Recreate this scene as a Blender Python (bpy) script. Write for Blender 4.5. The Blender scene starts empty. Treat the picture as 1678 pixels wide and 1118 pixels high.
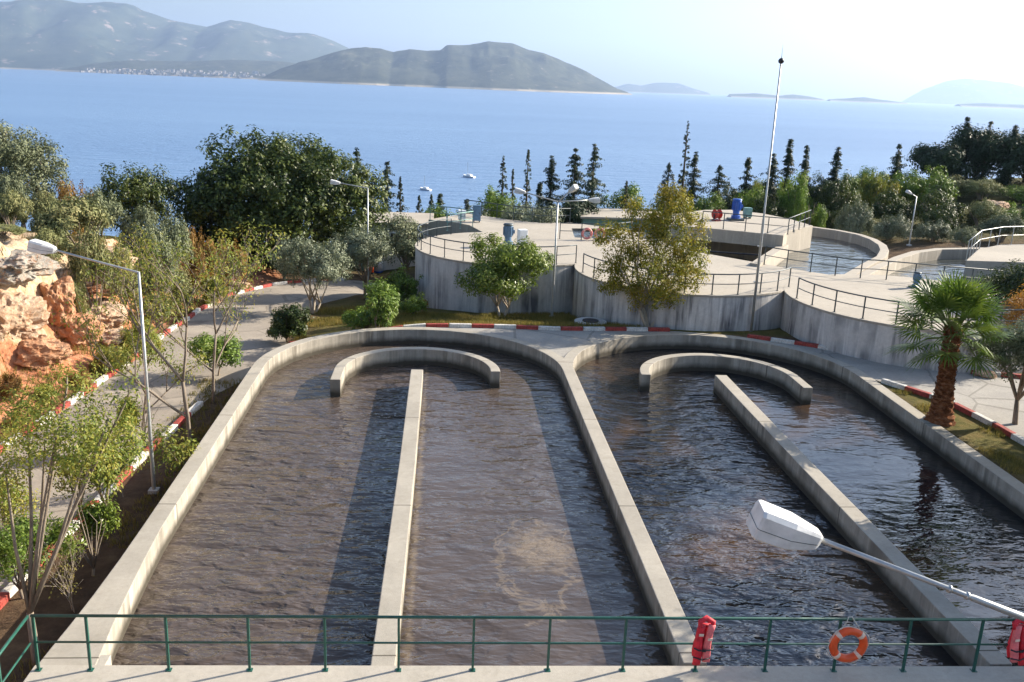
import bpy, math, random
import numpy as np
from mathutils import Vector, Matrix
from mathutils.geometry import tessellate_polygon
R = math.radians
PI = math.pi
SC = bpy.context.scene
COL = SC.collection

# ------------------------------------------------------------------ camera
FPX, YAW, PITCH, ROLL, CH = 1511.4, .0806, .2701, .0397, 10.2
def _rot():
    cy, sy = math.cos(YAW), math.sin(YAW); cp, sp = math.cos(PITCH), math.sin(PITCH)
    F = np.array([sy*cp, cy*cp, -sp]); Rt = np.array([cy, -sy, 0]); U = np.cross(Rt, F)
    c, s = math.cos(ROLL), math.sin(ROLL)
    return c*Rt+s*U, -s*Rt+c*U, F
CR, CU, CF = _rot()
cam_d = bpy.data.cameras.new('camera'); cam = bpy.data.objects.new('camera', cam_d); COL.objects.link(cam)
cam_d.sensor_width = 36; cam_d.lens = 36*FPX/1678; cam_d.clip_start = .1; cam_d.clip_end = 90000
m4 = Matrix.Identity(4)
for i in range(3):
    m4[i][0] = CR[i]; m4[i][1] = CU[i]; m4[i][2] = -CF[i]
m4[2][3] = CH
cam.matrix_world = m4
SC.camera = cam

# ------------------------------------------------------------------ sky, sun, exposure
SUN_EL, SUN_AZ = 26, 70           # degrees; azimuth clockwise from +Y
w = bpy.data.worlds.new("World"); SC.world = w; w.use_nodes = True
nt = w.node_tree; nt.nodes.clear()
sky = nt.nodes.new('ShaderNodeTexSky'); sky.sky_type = 'NISHITA'; sky.sun_disc = False
sky.sun_elevation = R(SUN_EL); sky.sun_rotation = R(SUN_AZ); sky.altitude = 50
sky.air_density = 1.0; sky.dust_density = 2.6; sky.ozone_density = 3.0
bg = nt.nodes.new('ShaderNodeBackground'); bg.inputs[1].default_value = .088
wo = nt.nodes.new('ShaderNodeOutputWorld')
nt.links.new(sky.outputs[0], bg.inputs[0]); nt.links.new(bg.outputs[0], wo.inputs[0])
sd = bpy.data.lights.new('sun', 'SUN'); so = bpy.data.objects.new('sun', sd); COL.objects.link(so)
sd.energy = 5.0; sd.angle = R(.5); sd.color = (1, .9, .76)
az, el = R(SUN_AZ), R(SUN_EL)
sv = Vector((math.sin(az)*math.cos(el), math.cos(az)*math.cos(el), math.sin(el)))
so.rotation_euler = (-sv).to_track_quat('-Z', 'Y').to_euler(); so.location = (40, 20, 60)
SC.view_settings.view_transform = 'Standard'; SC.view_settings.look = 'None'
SC.view_settings.exposure = 1.42; SC.view_settings.gamma = 1
SC.render.engine = 'CYCLES'
SC.cycles.max_bounces = 8; SC.cycles.transparent_max_bounces = 8; SC.cycles.volume_bounces = 0

# ------------------------------------------------------------------ helpers
def ray(x, y):
    return CF + (x-839)/FPX*CR - (y-559)/FPX*CU
def un(x, y, z=0.):               # pixel of the photograph -> point at height z
    d = ray(x, y); t = (z-CH)/d[2]; return (d[0]*t, d[1]*t)
def at(x, y, Y):                  # pixel -> point at distance Y
    d = ray(x, y); t = Y/d[1]; return (d[0]*t, Y, d[2]*t+CH)
def mpp(Y):                       # metres per photograph pixel at distance Y
    return Y/FPX

def tag(o, label=None, cat=None, group=None, kind=None):
    if label: o['label'] = label
    if cat: o['category'] = cat
    if group: o['group'] = group
    if kind: o['kind'] = kind
    return o
def thing(name, label, cat, loc=(0, 0, 0), rz=0., group=None):
    o = bpy.data.objects.new(name, None); COL.objects.link(o)
    o.location = loc; o.rotation_euler = (0, 0, rz); o.empty_display_size = .2
    return tag(o, label, cat, group)
def link(name, me, mat, parent=None, smooth=False):
    o = bpy.data.objects.new(name, me); COL.objects.link(o)
    if mat is not None and not me.materials: me.materials.append(mat)
    if parent is not None: o.parent = parent
    if smooth: me.shade_smooth()
    return o
class MB:
    def __init__(s): s.v = []; s.f = []
    def add(s, vs, fs):
        b = len(s.v); s.v += [tuple(p) for p in vs]; s.f += [tuple(i+b for i in f) for f in fs]; return s
    def box(s, c, d, rz=0., M=None):
        x, y, z = d[0]/2, d[1]/2, d[2]/2
        vs = [Vector((a*x, b*y, e*z)) for e in (-1, 1) for b in (-1, 1) for a in (-1, 1)]
        rm = M if M is not None else Matrix.Rotation(rz, 3, 'Z')
        vs = [rm @ v + Vector(c) for v in vs]
        return s.add(vs, [(0, 2, 3, 1), (4, 5, 7, 6), (0, 1, 5, 4), (2, 6, 7, 3), (1, 3, 7, 5), (0, 4, 6, 2)])
    def tube(s, pts, rad, n=8, closed=False):
        pts = [Vector(p) for p in pts]; k = len(pts)
        if not hasattr(rad, '__len__'): rad = [rad]*k
        vs = []; up0 = None
        for i, p in enumerate(pts):
            t = (pts[(i+1) % k]-pts[i-1]) if closed else (pts[min(i+1, k-1)]-pts[max(i-1, 0)])
            if t.length < 1e-9: t = Vector((0, 0, 1))
            t.normalize()
            if up0 is None: up0 = Vector((1, 0, 0)) if abs(t.x) < .8 else Vector((0, 1, 0))
            a = up0 - t*up0.dot(t)
            if a.length < 1e-5: a = Vector((0, 0, 1)) - t*t.z
            a.normalize(); up0 = a; b = t.cross(a)
            for j in range(n):
                q = 2*PI*j/n; vs.append(p+(a*math.cos(q)+b*math.sin(q))*rad[i])
        fs = []
        for i in range(k if closed else k-1):
            i2 = (i+1) % k
            for j in range(n):
                fs.append((i*n+j, i*n+(j+1) % n, i2*n+(j+1) % n, i2*n+j))
        if not closed:
            fs.append(tuple(range(n))[::-1]); fs.append(tuple((k-1)*n+j for j in range(n)))
        return s.add(vs, fs)
    def prism(s, poly, z0, z1):
        n = len(poly)
        a = sum(poly[i][0]*poly[(i+1) % n][1]-poly[(i+1) % n][0]*poly[i][1] for i in range(n))
        if a < 0: poly = poly[::-1]
        vs = [(p[0], p[1], z0) for p in poly]+[(p[0], p[1], z1) for p in poly]
        tri = tessellate_polygon([[Vector((p[0], p[1], 0)) for p in poly]])
        fs = [tuple(t) for t in tri]
        up = []
        for t in fs:
            A, B, Cc = (poly[i] for i in t)
            ar = (B[0]-A[0])*(Cc[1]-A[1])-(Cc[0]-A[0])*(B[1]-A[1])
            tt = t if ar > 0 else t[::-1]
            up.append(tuple(i+n for i in tt)); up.append(tt[::-1])
        return s.add(vs, up+[(i, (i+1) % n, (i+1) % n+n, i+n) for i in range(n)])
    def wall(s, pts, t, z0, z1):      # swept wall on a centre line, t a number or one per point (left, right)
        k = len(pts); L = []; Rr = []
        for i in range(k):
            a = Vector(pts[max(i-1, 0)][:2]); b = Vector(pts[min(i+1, k-1)][:2]); d = (b-a).normalized()
            nrm = Vector((-d.y, d.x)); p = Vector(pts[i][:2])
            tt = t[i] if hasattr(t, '__len__') else (t/2, t/2)
            L.append(p+nrm*tt[0]); Rr.append(p-nrm*tt[1])
        vs = []
        for i in range(k): vs += [(L[i].x, L[i].y, z0), (L[i].x, L[i].y, z1), (Rr[i].x, Rr[i].y, z1), (Rr[i].x, Rr[i].y, z0)]
        fs = [(3, 2, 1, 0), ((k-1)*4, (k-1)*4+1, (k-1)*4+2, (k-1)*4+3)]
        for i in range(k-1):
            a, b = i*4, i*4+4
            fs += [(a, a+1, b+1, b), (a+1, a+2, b+2, b+1), (a+2, a+3, b+3, b+2), (a+3, a, b, b+3)]
        return s.add(vs, fs)
    def mesh(s, name):
        me = bpy.data.meshes.new(name); me.from_pydata(s.v, [], s.f); me.validate(); me.update(); return me
    def build(s, name, mat, parent=None, smooth=False, bevel=0):
        o = link(name, s.mesh(name), mat, parent, smooth)
        if bevel:
            b = o.modifiers.new('bevel', 'BEVEL'); b.width = bevel; b.segments = 2; b.limit_method = 'ANGLE'; b.angle_limit = R(40)
        return o
def arc(cx, cy, r, a0, a1, n):
    return [(cx+r*math.cos(R(a0+(a1-a0)*i/n)), cy+r*math.sin(R(a0+(a1-a0)*i/n))) for i in range(n+1)]

# value noise (numpy)
_rs = np.random.RandomState(7); _T = _rs.rand(64, 64, 64)
def vn(x, y, z=0.):
    x = np.asarray(x, float); y = np.asarray(y, float); z = np.asarray(z, float)+0*x
    xi, yi, zi = np.floor(x).astype(int), np.floor(y).astype(int), np.floor(z).astype(int)
    fx, fy, fz = x-xi, y-yi, z-zi
    fx, fy, fz = (f*f*(3-2*f) for f in (fx, fy, fz))
    g = lambda a, b, c: _T[(xi+a) & 63, (yi+b) & 63, (zi+c) & 63]
    l = lambda a, b, t: a+(b-a)*t
    return l(l(l(g(0, 0, 0), g(1, 0, 0), fx), l(g(0, 1, 0), g(1, 1, 0), fx), fy),
             l(l(g(0, 0, 1), g(1, 0, 1), fx), l(g(0, 1, 1), g(1, 1, 1), fx), fy), fz)*2-1
def fbm(x, y, z=0., o=4):
    s = 0; a = .5; f = 1.
    for _ in range(o): s = s+a*vn(np.asarray(x)*f, np.asarray(y)*f, np.asarray(z)*f+f*3.7); a *= .5; f *= 2.03
    return s
def sst(a, b, x):
    t = np.clip((np.asarray(x, float)-a)/(b-a), 0, 1); return t*t*(3-2*t)

# ------------------------------------------------------------------ materials
class NT:
    def __init__(s, name):
        s.m = bpy.data.materials.new(name); s.m.use_nodes = True; s.t = s.m.node_tree; s.t.nodes.clear()
        s.out = s.n('ShaderNodeOutputMaterial')
    def n(s, ty, **k):
        q = s.t.nodes.new(ty)
        for a, b in k.items(): setattr(q, a, b)
        return q
    def l(s, a, b): s.t.links.new(a, b)
    def coord(s, scale=(1, 1, 1), src='Object'):
        tc = s.n('ShaderNodeTexCoord'); mp = s.n('ShaderNodeMapping'); mp.inputs['Scale'].default_value = scale
        s.l(tc.outputs[src], mp.inputs[0]); return mp.outputs[0]
    def world(s, scale=(1, 1, 1)):
        g = s.n('ShaderNodeNewGeometry'); mp = s.n('ShaderNodeMapping'); mp.inputs['Scale'].default_value = scale
        s.l(g.outputs['Position'], mp.inputs[0]); return mp.outputs[0]
    def noise(s, vec, scale, detail=4, rough=.55, dist=0.):
        q = s.n('ShaderNodeTexNoise'); q.inputs['Scale'].default_value = scale; q.inputs['Detail'].default_value = detail
        q.inputs['Roughness'].default_value = rough; q.inputs['Distortion'].default_value = dist
        s.l(vec, q.inputs['Vector']); return q.outputs[0]
    def ramp(s, fac, stops, interp='LINEAR'):
        q = s.n('ShaderNodeValToRGB'); q.color_ramp.interpolation = interp
        e = q.color_ramp.elements
        while len(e) > 1: e.remove(e[-1])
        e[0].position = stops[0][0]; e[0].color = (*stops[0][1], 1) if hasattr(stops[0][1], '__len__') else (stops[0][1],)*3+(1,)
        for p, c in stops[1:]:
            k = e.new(p); k.color = (*c, 1) if hasattr(c, '__len__') else (c, c, c, 1)
        s.l(fac, q.inputs[0]); return q.outputs[0]
    def mix(s, fac, a, b, mode='MIX'):
        q = s.n('ShaderNodeMix'); q.data_type = 'RGBA'; q.blend_type = mode
        for i_, v in ((0, fac), (6, a), (7, b)):
            sock = q.inputs[i_]
            if hasattr(v, 'links'): s.l(v, sock)
            elif i_ == 0: sock.default_value = v
            elif hasattr(v, '__len__'): sock.default_value = (*v, 1)
            else: sock.default_value = (v, v, v, 1)
        return q.outputs[2]
    def math(s, op, a, b=None):
        q = s.n('ShaderNodeMath', operation=op)
        for sock, v in ((q.inputs[0], a), (q.inputs[1], b)):
            if v is None: continue
            if isinstance(v, (int, float)): sock.default_value = v
            else: s.l(v, sock)
        return q.outputs[0]
    def bump(s, h, strength=.3, dist=.02, normal=None):
        q = s.n('ShaderNodeBump'); q.inputs['Strength'].default_value = strength; q.inputs['Distance'].default_value = dist
        s.l(h, q.inputs['Height'])
        if normal is not None: s.l(normal, q.inputs['Normal'])
        return q.outputs[0]
    def pbr(s, col, rough=.7, metal=0., normal=None, spec=.5, ior=None):
        q = s.n('ShaderNodeBsdfPrincipled')
        for nm, v in (('Base Color', col), ('Roughness', rough), ('Metallic', metal), ('Specular IOR Level', spec)):
            sock = q.inputs[nm]
            if hasattr(v, 'links'): s.l(v, sock)
            elif hasattr(v, '__len__'): sock.default_value = (*v, 1)
            else: sock.default_value = v
        if normal is not None: s.l(normal, q.inputs['Normal'])
        if ior: q.inputs['IOR'].default_value = ior
        return q
    def done(s, sh):
        s.l(sh.outputs[0] if hasattr(sh, 'outputs') else sh, s.out.inputs[0]); return s.m

def mat_concrete(name, light, dark, streak=0., stain=(.1, .09, .075), stain_amt=.35, top_clean=True, grain=1., joint=False, wet=None):
    k = NT(name); W = k.world()
    c = k.mix(k.ramp(k.noise(W, .7*grain, 6, .6), [(.3, 0), (.7, 1)]), dark, light)
    c = k.mix(k.ramp(k.noise(W, 9, 5, .7), [(.35, 0), (.75, .35)]), c, tuple(x*.62 for x in dark))
    g = k.n('ShaderNodeNewGeometry'); sp = k.n('ShaderNodeSeparateXYZ'); k.l(g.outputs['True Normal'], sp.inputs[0])
    side = k.math('LESS_THAN', k.math('ABSOLUTE', sp.outputs[2]), .5)
    pz = k.n('ShaderNodeSeparateXYZ'); k.l(g.outputs['Position'], pz.inputs[0])
    if streak:
        st = k.ramp(k.noise(k.world((1.9, 1.9, .16)), 1.0, 5, .62), [(.45, 0), (.57, 1)])
        st2 = k.ramp(k.noise(k.world((5.5, 5.5, .35)), 1.0, 4, .6), [(.5, 0), (.68, .8)])
        blot = k.ramp(k.noise(k.world((.8, .8, .55)), 1.0, 3, .5), [(.35, .1), (.65, 1)])
        s_ = k.math('MULTIPLY', k.math('MULTIPLY', k.math('MAXIMUM', st, st2), blot), streak)
        c = k.mix(k.math('MULTIPLY', s_, side), c, stain)
        ef = k.ramp(k.noise(k.world((3.1, 3.1, .22)), 1.0, 4, .6), [(.56, 0), (.72, .55)])
        c = k.mix(k.math('MULTIPLY', ef, side), c, tuple(min(1, x*1.35) for x in light))
    if wet is not None:          # algae and sludge mark left by the water
        nz = k.math('MULTIPLY', k.noise(k.world((2, 2, 1)), 1.5, 4), .18)
        lo = k.ramp(k.math('SUBTRACT', k.math('ADD', pz.outputs[2], 1.0), nz), [(max(0, wet+1.0+.04), 1), (min(1, wet+1.0+.27), 0)])
        c = k.mix(k.math('MULTIPLY', k.math('MULTIPLY', lo, side), .95), c, (.045, .038, .026))
    topd = k.math('SUBTRACT', 1, side)
    sp2 = k.ramp(k.noise(W, 2.2, 6, .7, .6), [(.52, 0), (.72, 1)])
    c = k.mix(k.math('MULTIPLY', k.math('MULTIPLY', sp2, topd), stain_amt), c, (.2, .175, .13))
    c = k.mix(k.math('MULTIPLY', k.ramp(k.noise(W, 26, 2, .5), [(.68, 0), (.74, 1)]), .3), c, (.09, .08, .06))
    h = k.noise(W, 40, 4, .7)
    if joint:
        fr = k.math('ABSOLUTE', k.math('SUBTRACT', k.math('FRACT', k.math('MULTIPLY', k.math('SUBTRACT', pz.outputs[1], 21.23-3.15), 1/6.3)), .5))
        j = k.math('LESS_THAN', fr, .0032)
        c = k.mix(k.math('MULTIPLY', j, .85), c, (.07, .06, .045))
    sh = k.pbr(c, k.ramp(h, [(0, .75), (1, .95)]), 0, k.bump(h, .45, .012), .25)
    return k.done(sh)
def mat_simple(name, col, rough=.5, metal=0., var=.15, scale=6., bump=0.1, spec=.5):
    k = NT(name); W = k.coord()
    n = k.noise(W, scale, 5, .6)
    c = k.mix(k.ramp(n, [(.3, 0), (.7, 1)]), tuple(x*(1-var) for x in col), tuple(min(1, x*(1+var)) for x in col))
    return k.done(k.pbr(c, rough, metal, k.bump(k.noise(W, scale*5, 3), bump, .01), spec))
def mat_leaf(name, cols, trans=.28, rough=.55, hue_noise=.6):
    k = NT(name)
    g = k.n('ShaderNodeNewGeometry'); oi = k.n('ShaderNodeObjectInfo')
    n = k.noise(k.world(), hue_noise, 3, .5)
    f = k.math('ADD', k.math('MULTIPLY', g.outputs['Random Per Island'], .55), k.math('MULTIPLY', k.ramp(n, [(.3, 0), (.7, 1)]), .45))
    st = [(i/(len(cols)-1), c) for i, c in enumerate(cols)]
    c = k.ramp(f, st)
    hs = k.n('ShaderNodeHueSaturation'); k.l(c, hs.inputs['Color'])
    k.l(k.math('ADD', k.math('MULTIPLY', oi.outputs['Random'], .3), .85), hs.inputs['Value'])
    p = k.pbr(hs.outputs[0], rough, 0, None, .35)
    t = k.n('ShaderNodeBsdfTranslucent'); k.l(hs.outputs[0], t.inputs[0])
    mx = k.n('ShaderNodeMixShader'); mx.inputs[0].default_value = trans
    k.l(p.outputs[0], mx.inputs[1]); k.l(t.outputs[0], mx.inputs[2])
    return k.done(mx)
def mat_bark(name, c1, c2, sc=(8, 8, 1.5)):
    k = NT(name); n = k.noise(k.coord(sc), 2., 5, .7)
    return k.done(k.pbr(k.mix(k.ramp(n, [(.3, 0), (.7, 1)]), c1, c2), .9, 0, k.bump(n, .8, .03), .2))

M = {}
M['basin'] = mat_concrete('basin_concrete', (.41, .375, .31), (.31, .283, .235), .85, (.13, .115, .09), .35, joint=True, wet=-.65)
M['tankwall'] = mat_concrete('weathered_concrete', (.64, .62, .58), (.50, .485, .46), 1.0, (.12, .12, .125))
M['deck'] = mat_concrete('deck_concrete', (.43, .385, .315), (.35, .315, .26), .3, (.2, .18, .15), .3, grain=.5)
M['platform'] = mat_concrete('platform_concrete', (.44, .40, .335), (.37, .34, .285), .2, (.2, .18, .15), .3)
M['green'] = mat_simple('green_paint', (.015, .085, .06), .4, 0, .25)
M['greyrail'] = mat_simple('grey_painted_steel', (.06, .075, .08), .5, .2, .2)
M['teal'] = mat_simple('pale_teal_paint', (.16, .3, .27), .5, .1, .2)
M['galv'] = mat_simple('galvanised_steel', (.42, .43, .42), .45, .55, .15)
M['whitepaint'] = mat_simple('white_paint', (.78, .79, .78), .35, 0, .05)
M['lamphead'] = mat_simple('dusty_lamp_paint', (.62, .62, .60), .5, 0, .16, 5)
M['glass'] = mat_simple('lamp_glass', (.5, .52, .52), .2, 0, .1)
M['kerbred'] = mat_simple('red_kerb_paint', (.30, .045, .032), .8, 0, .6, 9, .4)
M['kerbwhite'] = mat_simple('white_kerb_paint', (.55, .53, .48), .8, 0, .35, 9, .4)
M['orange'] = mat_simple('orange_plastic', (.72, .085, .012), .4, 0, .15)
M['band'] = mat_simple('reflective_band', (.75, .55, .42), .4, 0, .1)
M['rope'] = mat_simple('rope', (.6, .56, .46), .9, 0, .2, 30)
M['vest'] = mat_simple('red_fabric', (.62, .015, .03), .65, 0, .3, 9, .5)
M['vestpale'] = mat_simple('faded_red_fabric', (.75, .16, .16), .65, 0, .25, 9, .5)
M['black'] = mat_simple('black_webbing', (.015, .015, .018), .6, 0, .2)
M['blue'] = mat_simple('blue_enamel', (.02, .09, .38), .35, .1, .25)
M['bluegrey'] = mat_simple('blue_grey_enamel', (.09, .17, .27), .4, .1, .25)
M['redenamel'] = mat_simple('red_enamel', (.45, .03, .02), .4, 0, .2)
M['whitewall'] = mat_simple('pale_render', (.68, .66, .6), .85, 0, .12, 2)
M['boat'] = mat_simple('boat_white', (.8, .8, .78), .4, 0, .05)
M['dark'] = mat_simple('dark_steel', (.03, .03, .035), .5, .3, .3)
M['asphalt'] = None

def ground_mat():
    k = NT('ground_soil'); W = k.world()
    a = k.n('ShaderNodeAttribute', attribute_name='zone')      # R cliff, G lawn, B far scrub
    s = k.n('ShaderNodeSeparateColor'); k.l(a.outputs['Color'], s.inputs[0])
    soil = k.ramp(k.noise(W, 1.7, 7, .7), [(.25, (.045, .03, .02)), (.5, (.10, .065, .04)), (.75, (.17, .115, .065))])
    lawn = k.ramp(k.noise(W, 1.1, 6, .7), [(.28, (.05, .055, .014)), (.5, (.12, .105, .03)), (.62, (.17, .125, .045)), (.78, (.07, .09, .02))])
    scrub = k.ramp(k.noise(W, .6, 6, .7), [(.25, (.03, .035, .012)), (.55, (.075, .075, .025)), (.8, (.13, .11, .05))])
    red = k.ramp(k.noise(W, 2.6, 8, .75, .8), [(.25, (.12, .045, .022)), (.42, (.40, .155, .075)), (.6, (.54, .27, .15)), (.8, (.58, .40, .26))])
    rock = k.ramp(k.noise(W, 3.4, 8, .75, .5), [(.22, (.10, .06, .035)), (.42, (.40, .28, .17)), (.62, (.60, .47, .33)), (.8, (.66, .58, .46))])
    pz = k.n('ShaderNodeSeparateXYZ'); k.l(W, pz.inputs[0])
    up_ = k.math('MULTIPLY', k.math('SUBTRACT', pz.outputs[2], 1.1), .13)
    cl = k.mix(k.ramp(k.math('ADD', k.noise(W, .5, 5, .65, .6), up_), [(.46, 0), (.56, 1)]), red, rock)
    dry = k.ramp(k.noise(W, 6, 5, .7), [(.3, (.10, .085, .02)), (.7, (.34, .24, .07))])
    cl = k.mix(k.ramp(k.noise(W, 1.1, 5, .7, .4), [(.60, 0), (.70, .6)]), cl, dry)
    c = k.mix(s.outputs[1], soil, lawn); c = k.mix(s.outputs[2], c, scrub); c = k.mix(s.outputs[0], c, cl)
    h = k.noise(W, 5, 8, .75)
    return k.done(k.pbr(c, .95, 0, k.bump(h, .9, .12), .1))
def road_mat(name, a, b, crack=.35):
    k = NT(name); W = k.world()
    c = k.ramp(k.noise(W, .55, 6, .65, .3), [(.3, a), (.7, b)])
    c = k.mix(k.ramp(k.noise(W, 12, 4, .7), [(.4, 0), (.7, .35)]), c, tuple(x*.6 for x in a))
    v = k.n('ShaderNodeTexVoronoi', feature='DISTANCE_TO_EDGE'); v.inputs['Scale'].default_value = .35
    k.l(k.mix(.12, W, k.noise(W, 2, 3)), v.inputs['Vector'])
    c = k.mix(k.math('MULTIPLY', k.math('LESS_THAN', v.outputs[0], .012), crack), c, (.06, .05, .04))
    h = k.noise(W, 30, 4, .7)
    return k.done(k.pbr(c, .92, 0, k.bump(h, .5, .01), .2))
def water_mat(name, deep, froth=False, amp=1., scale=1., brown=None, ior=1.5):
    k = NT(name); W = k.world((1.0, 1.9, 1))
    n1 = k.noise(W, .85*scale, 2, .42, .4); n2 = k.noise(W, 2.4*scale, 2, .5, .5); n3 = k.noise(W, 8*scale, 1, .5, .2)
    h = k.math('ADD', k.math('ADD', n1, k.math('MULTIPLY', n2, .36)), k.math('MULTIPLY', n3, .05))
    calm = k.ramp(k.noise(k.world(), .22, 2, .5), [(.35, .5), (.6, 1)])
    b = k.n('ShaderNodeBump'); b.inputs['Distance'].default_value = .22*amp; k.l(h, b.inputs['Height'])
    if froth:      # the flow is smoother on the near-right side of the divider
        sx0 = k.n('ShaderNodeSeparateXYZ'); k.l(k.world(), sx0.inputs[0])
        calm = k.math('MULTIPLY', calm, k.ramp(k.math('DIVIDE', k.math('ADD', sx0.outputs[0], 2.5), 4.), [(.35, 1), (.6, .5)]))
    if brown:      # and nearly smooth in the far lane of the right basin
        sx0 = k.n('ShaderNodeSeparateXYZ'); k.l(k.world(), sx0.inputs[0])
        calm = k.math('MULTIPLY', calm, k.ramp(k.math('DIVIDE', sx0.outputs[0], 20.), [(.5, 1), (.58, .28)]))
    k.l(k.math('MULTIPLY', calm, .9), b.inputs['Strength'])
    col = k.mix(k.ramp(k.noise(k.world(), .35, 4, .6, .8), [(.3, 0), (.7, 1)]), deep, tuple(x*1.3 for x in deep))
    if brown: col = k.mix(k.ramp(k.noise(k.world(), .16, 4, .6, 1.2), [(.48, 0), (.66, 1)]), col, brown)  # brown patches painted where the water should look sunlit
    ro = .03
    if froth:
        # a curl of pale scum drifting on the surface
        tc = k.world(); sp = k.n('ShaderNodeSeparateXYZ'); k.l(tc, sp.inputs[0])
        def patch(cx, cy, rx, ry, lo, hi, sc):
            dx = k.math('DIVIDE', k.math('SUBTRACT', sp.outputs[0], cx), rx)
            dy = k.math('DIVIDE', k.math('SUBTRACT', sp.outputs[1], cy), ry)
            d = k.math('SQRT', k.math('ADD', k.math('MULTIPLY', dx, dx), k.math('MULTIPLY', dy, dy)))
            d = k.math('ADD', d, k.math('MULTIPLY', k.math('SUBTRACT', k.noise(tc, sc, 5, .65, 1.2), .5), 1.5))
            return d
        d = patch(2.55, 20.2, .95, 1.5, .8, 1., 1.4)
        fill = k.ramp(d, [(.45, .6), (1.05, 0)])
        fill = k.math('MULTIPLY', fill, k.ramp(k.noise(tc, 7, 5, .7, 1.5), [(.35, .45), (.65, 1)]))
        d2 = patch(2.3, 19.5, 1.0, 2.4, .8, 1., 1.1)
        rim = k.ramp(d2, [(.76, 0), (.86, .4), (.96, 0)])
        d3 = patch(-4.2, 31.6, 1.6, .5, .8, 1., 1.8)
        far = k.ramp(d3, [(.6, .35), (1.0, 0)])
        edge = k.math('ABSOLUTE', k.math('SUBTRACT', sp.outputs[0], -.52))      # thin foam line drifting along the divider
        edge = k.math('ADD', edge, k.math('MULTIPLY', k.noise(tc, 1.6, 5, .7, .8), .5))
        line = k.ramp(edge, [(.24, .3), (.36, 0)])
        f = k.math('MAXIMUM', k.math('MAXIMUM', fill, rim), k.math('MAXIMUM', far, line))
        col = k.mix(f, col, (.27, .205, .13))
        ro = k.ramp(f, [(0, .04), (.8, .5)])
    return k.done(k.pbr(col, ro, 0, b.outputs[0], .5, ior=ior))
M['ground'] = ground_mat()
M['road'] = road_mat('road_concrete', (.24, .21, .175), (.37, .325, .265))
M['path'] = road_mat('path_concrete', (.27, .255, .23), (.37, .35, .31))
M['water'] = water_mat('basin_water', (.062, .047, .037), True, 1.6)
M['water2'] = water_mat('second_basin_water', (.011, .011, .013), False, 1.5, 1., (.07, .042, .024), 1.7)  # dark base colour carries this basin's shade; brown patches paint in sunlit water
M['pool'] = water_mat('pool_water', (.05, .055, .05), False, .6, .8)

# ------------------------------------------------------------------ terrain
def XF(Y): return np.interp(Y, [0, 20, 27, 31.6, 35.6, 38.7, 46, 50, 54.5, 57, 70, 90], [-14.0, -13.55, -13.26, -12.8, -12.45, -12.3, -12.2, -11.9, -10.4, -9.6, -9, -9])
def G(X, Y):
    X = np.asarray(X, float); Y = np.asarray(Y, float)
    a = sst(-7.2, 0, X)
    near = -1.0*(1-a)-.05*a
    dropR = .15*np.maximum(0, Y-39.3); dropL = .055*np.maximum(0, Y-40)
    dr = (dropL*(1-a)+dropR*a)*(1-sst(14.5, 18.5, X))
    z = near-np.minimum(dr, 2.1)
    z = z+sst(25, 34, X)*sst(38, 56, Y)*1.0+sst(34, 60, X)*sst(50, 85, Y)*2.6
    back = np.maximum(0, Y-72)
    z = z-(.17*back)*(1-sst(20, 34, X)*(1-sst(85, 110, Y)))
    # left hill with its cut face
    d = XF(Y)-X
    T = np.interp(Y, [0, 20, 30, 38, 44, 50, 56, 62, 75], [5.0, 4.9, 4.7, 3.9, 2.9, 1.8, .8, .1, -1.2])
    rough = fbm(X*.55, Y*.55, 0, 5)
    dd = d+rough*1.1*sst(.6, 2, d)
    prof = .10*sst(.25, 1.0, d)+.22*sst(.8, 2.3, dd)+.68*sst(1.9, 3.6, dd)
    slope = .10*np.maximum(0, d-4)*np.exp(-np.maximum(0, d-4)/40)
    bl = np.abs(fbm(X*.55, Y*.45, 11, 4)); st_ = np.abs(fbm(X*1.5, Y*1.1, 21, 4))
    hill = (T*.9+1.0)*prof+slope+fbm(X*.9, Y*.9, 5, 4)*.3*sst(1., 3, d)-(bl*1.5+st_*.7-.35)*sst(1., 2.4, d)*(1-sst(5, 8, d))
    hill = hill*(1-sst(60, 85, Y))
    z = z+hill*(d > 0)
    z = z+fbm(X*.5, Y*.5, 2, 3)*.12*sst(41, 46, Y)
    far = sst(90, 240, Y)
    z = z*(1-far)+far*(-34)
    z = z+sst(-60, -160, X)*-20*sst(60, 200, Y)
    return z
def basin_mask(X, Y):
    X = np.asarray(X, float); Y = np.asarray(Y, float)
    def one(cx, r):
        return ((np.abs(X-cx) < r) & (Y <= 32.8)) | ((X-cx)**2+(Y-32.8)**2 < r*r)
    return one(-.885, 5.72) | one(10.52, 5.7) | ((X > -6.6) & (X < 16.2) & (Y < 30))
def grid_axis(segs):
    out = []
    for a, b, s in segs: out += list(np.arange(a, b-1e-6, s))
    return np.array(out+[segs[-1][1]])
gx = grid_axis([(-900, -200, 100), (-200, -60, 20), (-60, -23, 1.2), (-23, -12, .2), (-12, -7.2, .4), (-7.2, 17.2, .22), (17.2, 30, .5), (30, 70, 1.4), (70, 200, 13), (200, 900, 100)])
gy = grid_axis([(-60, -10, 10), (-10, 8, 2), (8, 62, .24), (62, 100, 1.), (100, 260, 8), (260, 400, 40)])
XX, YY = np.meshgrid(gx, gy)
ZZ = G(XX, YY)
ZZ = np.where(basin_mask(XX, YY), -2.2, ZZ)
ZZ = np.where((YY < 13.5) & (XX > -6.2), -2.2, ZZ)
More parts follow.
